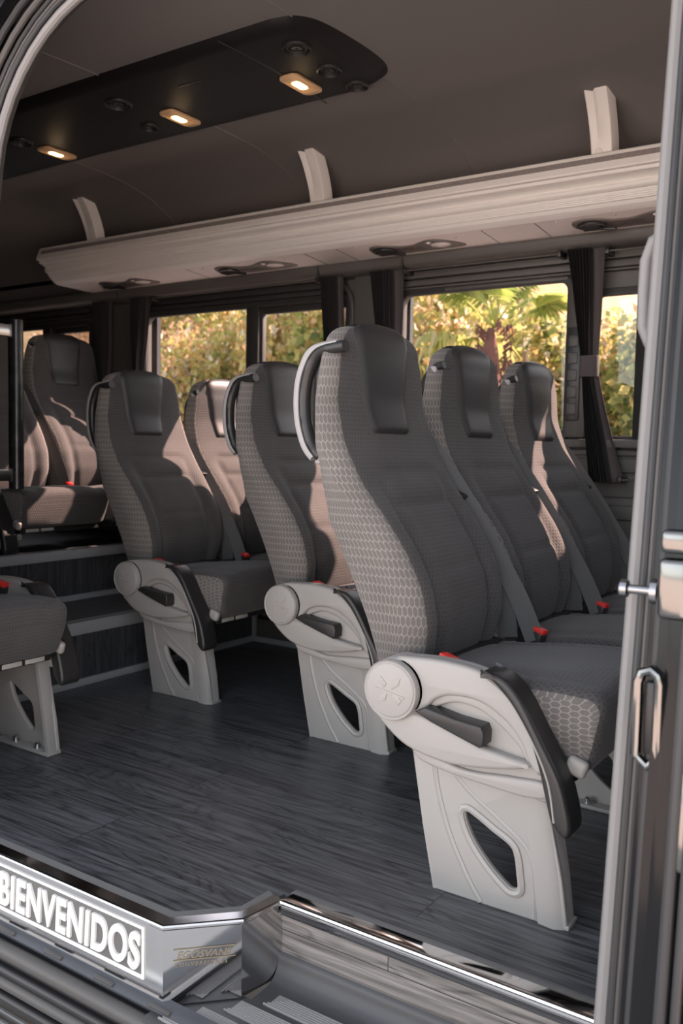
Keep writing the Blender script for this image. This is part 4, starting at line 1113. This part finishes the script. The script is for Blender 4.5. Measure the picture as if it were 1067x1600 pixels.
def leaves_mesh(name, n, rx, ry, h, size, mat, seed, grass=False):
    g = np.random.default_rng(seed)
    th = g.uniform(0, 2*np.pi, n); cz = g.uniform(-.25, 1, n); rad = g.uniform(.45, 1.0, n)**.5
    lump = 1+.22*np.sin(3*th+seed)+.15*np.sin(5*th*1.3+7*cz)
    s = np.sqrt(np.maximum(0, 1-np.abs(cz)**2.4))
    P = np.stack([rx*rad*lump*s*np.cos(th), ry*rad*lump*s*np.sin(th), h*(.42+.55*cz*rad*(1+.08*np.sin(4*th)))], 1)
    a = g.normal(size=(n, 3)); a[:, 2] = a[:, 2]*.5+(1.6 if grass else 0); a /= np.linalg.norm(a, axis=1, keepdims=True)
    c = g.normal(size=(n, 3)); c -= a*(a*c).sum(1, keepdims=True); c /= np.linalg.norm(c, axis=1, keepdims=True)
    nn = np.cross(a, c)
    L = size*g.uniform(.6, 1.3, n)[:, None]; W = L*(.10 if grass else .36)
    v = np.stack([P-a*L*.5, P+c*W+nn*W*.35-a*L*.05, P+a*L*.55, P-c*W+nn*W*.35-a*L*.05], 1).reshape(-1, 3)
    me = bpy.data.meshes.new(name)
    me.from_pydata(v.tolist(), [], [(4*i, 4*i+1, 4*i+2, 4*i+3) for i in range(n)])
    at = me.attributes.new('tone', 'FLOAT', 'FACE')
    tone = np.clip(g.beta(1.5, 2.2, n)+.18*np.sin(2.5*th)+.12*np.sin(4*cz+seed), 0, 1); at.data.foreach_set('value', tone.astype(np.float32))
    me.materials.append(mat); me.polygons.foreach_set('use_smooth', [True]*n); return me
def stems_mesh(h, rx, seed, k=9):
    g = random.Random(seed); b = MB()
    for i in range(k):
        a = g.uniform(0, 6.28); r = rx*g.uniform(.3, .8)
        b.tube(spline([(0.1*math.cos(a), .1*math.sin(a), 0), (r*.4*math.cos(a), r*.4*math.sin(a), h*.35), (r*math.cos(a+.3), r*math.sin(a+.3), h*g.uniform(.7, .95))], 4), [.03-.0022*j for j in range(9)], 6)
    return b
shapes = []
for k, (mat, grass, nl, sz) in enumerate((('leaf', False, 12000, .066), ('leaf', False, 12000, .060), ('leaf_dry', False, 6500, .062), ('leaf_dry', True, 5000, .36))):
    shapes.append((leaves_mesh('foliage', nl, 1.0, 1.0, 2.0, sz, M[mat], 11+k, grass), stems_mesh(2.0, 1.0, k, 9 if not grass else 3).build('stems', M['bark'])))
for o in [s[1] for s in shapes]: col.objects.unlink(o)
def shrub(kind, x, y, z, sc, hz, label, rz, name='shrub'):
    root = tag(empty(name, (x, y, z)), label, 'bush', 'bushes on the bank outside'); root.rotation_euler.z = rz; root.scale = (sc, sc, hz)
    o = bpy.data.objects.new('foliage', shapes[kind][0]); col.objects.link(o); o.parent = root
    o = bpy.data.objects.new('stems', shapes[kind][1].data); col.objects.link(o); o.parent = root
SH = [  # kind, x, y, z, radius, height factor, label
    (0, -1.9, 8.1, GZ, 1.35, 1.46, 'yellow-green leafy bush outside the front window, sky above it'),
    (1, -3.4, 8.4, GZ, 1.3, 1.50, 'leafy bush outside the palm window, right of the palm trunk'),
    (0, -4.9, 8.3, GZ, 1.25, 1.90, 'leafy bush outside the palm window, left of the palm trunk'),
    (1, -6.2, 9.0, GZ, 1.3, 2.05, 'tall leafy bush seen at the left edge of the palm window'),
    (0, -7.2, 8.3, GZ, 1.1, 1.55, 'green bush with orange leaves outside the narrow right pane of the double window'),
    (2, -8.6, 9.0, GZ+.3, 1.15, 1.45, 'brownish open bush outside the middle of the double window'),
    (3, -9.2, 7.9, GZ, .9, .9, 'low dry grass tuft at the foot of the bank outside the wide left pane'),
    (3, -10.4, 8.6, GZ+.1, 1.1, 1.1, 'golden dry grass clump at the left of the wide pane'),
    (2, -11.6, 10.2, GZ+1.5, 1.3, 1.2, 'dry brown bush higher up the bank behind the grass clump'),
    (1, -10.0, 10.8, GZ+1.6, 1.2, 1.3, 'sparse green bush on the upper bank'),
    (3, -12.9, 9.2, GZ+.3, 1.2, 1.2, 'golden grass clump outside the rearmost window, seen over the rear seats'),
    (3, -15.0, 9.8, GZ+.6, 1.4, 1.4, 'orange-lit grass clump farthest to the rear'),
    (0, -.1, 8.4, GZ, 1.3, 1.50, 'leafy bush farthest forward, mostly behind the door pillar'),
    (0, -5.6, 10.8, GZ+.2, 1.5, 1.9, 'leafy bush standing behind the palm'),
    (1, -2.6, 10.2, GZ, 1.5, 1.42, 'leafy bush behind the front pair of bushes'),
    (2, -7.8, 10.7, GZ+.9, 1.3, 1.6, 'autumn-coloured bush on the slope behind the orange-leaved bush'),
]
for i, (k, x, y, z, sc, hz, lab) in enumerate(SH): shrub(k, x, y, z, sc, hz, lab, i*1.3, 'grass_clump' if k == 3 else 'shrub')
# fan palm
pr = tag(empty('palm_tree', (-3.10, 6.75, GZ)), 'fan palm with a reddish shaggy trunk outside the middle window', 'palm tree')
TH = 2.50
b = MB(); P = [(0.03*math.sin(t*5), 0, TH*t) for t in np.linspace(0, 1, 14)]; b.tube(P, [(.095+.012*math.sin(i*2.1))*(1 if i < 12 else (.7 if i == 12 else .25)) for i in range(14)], 14)
g = random.Random(5)
for i in range(260):
    z = g.uniform(.8, TH); a = g.uniform(0, 6.28); r = .088
    b.tube([(r*math.cos(a), r*math.sin(a), z), ((r+.06)*math.cos(a), (r+.06)*math.sin(a), z+.05), ((r+.07)*math.cos(a), (r+.07)*math.sin(a), z-.02)], [.012, .010, .003], 4)
b.build('trunk', M['trunk'], pr)
def frond(az, el, L, fan, seed, droop):
    g = random.Random(seed); V, F, T = [], [], []
    d = Vector((math.cos(az)*math.cos(el), math.sin(az)*math.cos(el), math.sin(el))); side = d.cross(Vector((0, 0, 1))).normalized(); up = side.cross(d)
    o = Vector((0, 0, TH)); tip = o+d*L
    for s in (-1, 1):
        pass
    n0 = 0
    w = .014
    V += [tuple(o-side*w), tuple(o+side*w), tuple(tip+side*w*.6), tuple(tip-side*w*.6)]; F.append((0, 1, 2, 3)); T.append(.5)
    NB_ = 30
    for k in range(NB_):
        a = R(-125+250*k/(NB_-1)); dd = (d*math.cos(a)+side*math.sin(a)).normalized()
        l = fan*(1-.25*abs(a)/R(125))*g.uniform(.85, 1.1); pn = (d*-math.sin(a)+side*math.cos(a)).normalized()
        m1 = tip+dd*l*.55+up*.04*fan; e = tip+dd*l+Vector((0, 0, -droop*l*g.uniform(.5, 1.2)))
        i0 = len(V); V += [tuple(tip), tuple(m1+pn*l*.055+up*.012), tuple(e), tuple(m1-pn*l*.055-up*.012)]; F.append((i0, i0+1, i0+2, i0+3)); T.append(min(1, max(0, g.gauss(.35+droop*.4, .15))))
    me = bpy.data.meshes.new('frond'); me.from_pydata(V, [], F); at = me.attributes.new('tone', 'FLOAT', 'FACE'); at.data.foreach_set('value', T)
    me.materials.append(M['frond']); o_ = bpy.data.objects.new('frond', me); col.objects.link(o_); o_.parent = pr
for i in range(18):
    el = [72, 50, 34, 18, -8][i % 5]; frond(R(i*137.5), R(el), .42, .38, i, .2 if el > 10 else .8)

# ------------------------------------------------------------------ light
sun = bpy.data.lights.new('sun', 'SUN'); sun.energy = 24; sun.angle = R(.55); sun.color = (1.0, .71, .585)
so = bpy.data.objects.new('sun', sun); col.objects.link(so)
SUN_DIR = Vector((.54, 1.0, .885))          # towards the sun
so.rotation_euler = SUN_DIR.to_track_quat('Z', 'Y').to_euler()
w = bpy.data.worlds.new('world'); scene.world = w; w.use_nodes = True; nt = w.node_tree
sky = nt.nodes.new('ShaderNodeTexSky'); sky.sky_type = 'NISHITA'; sky.sun_disc = False
sky.sun_elevation = math.asin(SUN_DIR.normalized().z); sky.sun_rotation = math.atan2(SUN_DIR.x, SUN_DIR.y)
sky.air_density = 1.0; sky.dust_density = .9; sky.ozone_density = 1.0
bg = nt.nodes['Background']; bg.inputs['Strength'].default_value = .60
hs = nt.nodes.new('ShaderNodeHueSaturation'); hs.inputs['Saturation'].default_value = .28
hz = nt.nodes.new('ShaderNodeMix'); hz.data_type = 'RGBA'; hz.blend_type = 'MULTIPLY'; hz.inputs['Factor'].default_value = 1.0; hz.inputs['B'].default_value = (1.01, 1.0, 1.0, 1)
nt.links.new(sky.outputs[0], hs.inputs['Color']); nt.links.new(hs.outputs[0], hz.inputs['A']); nt.links.new(hz.outputs['Result'], bg.inputs[0])
scene.view_settings.view_transform = 'Standard'; scene.view_settings.look = 'None'
scene.view_settings.exposure = 0.0; scene.view_settings.gamma = 1.0; scene.view_settings.use_curve_mapping = False
scene.cycles.max_bounces = 8; scene.cycles.transparent_max_bounces = 12
scene.cycles.use_denoising = True
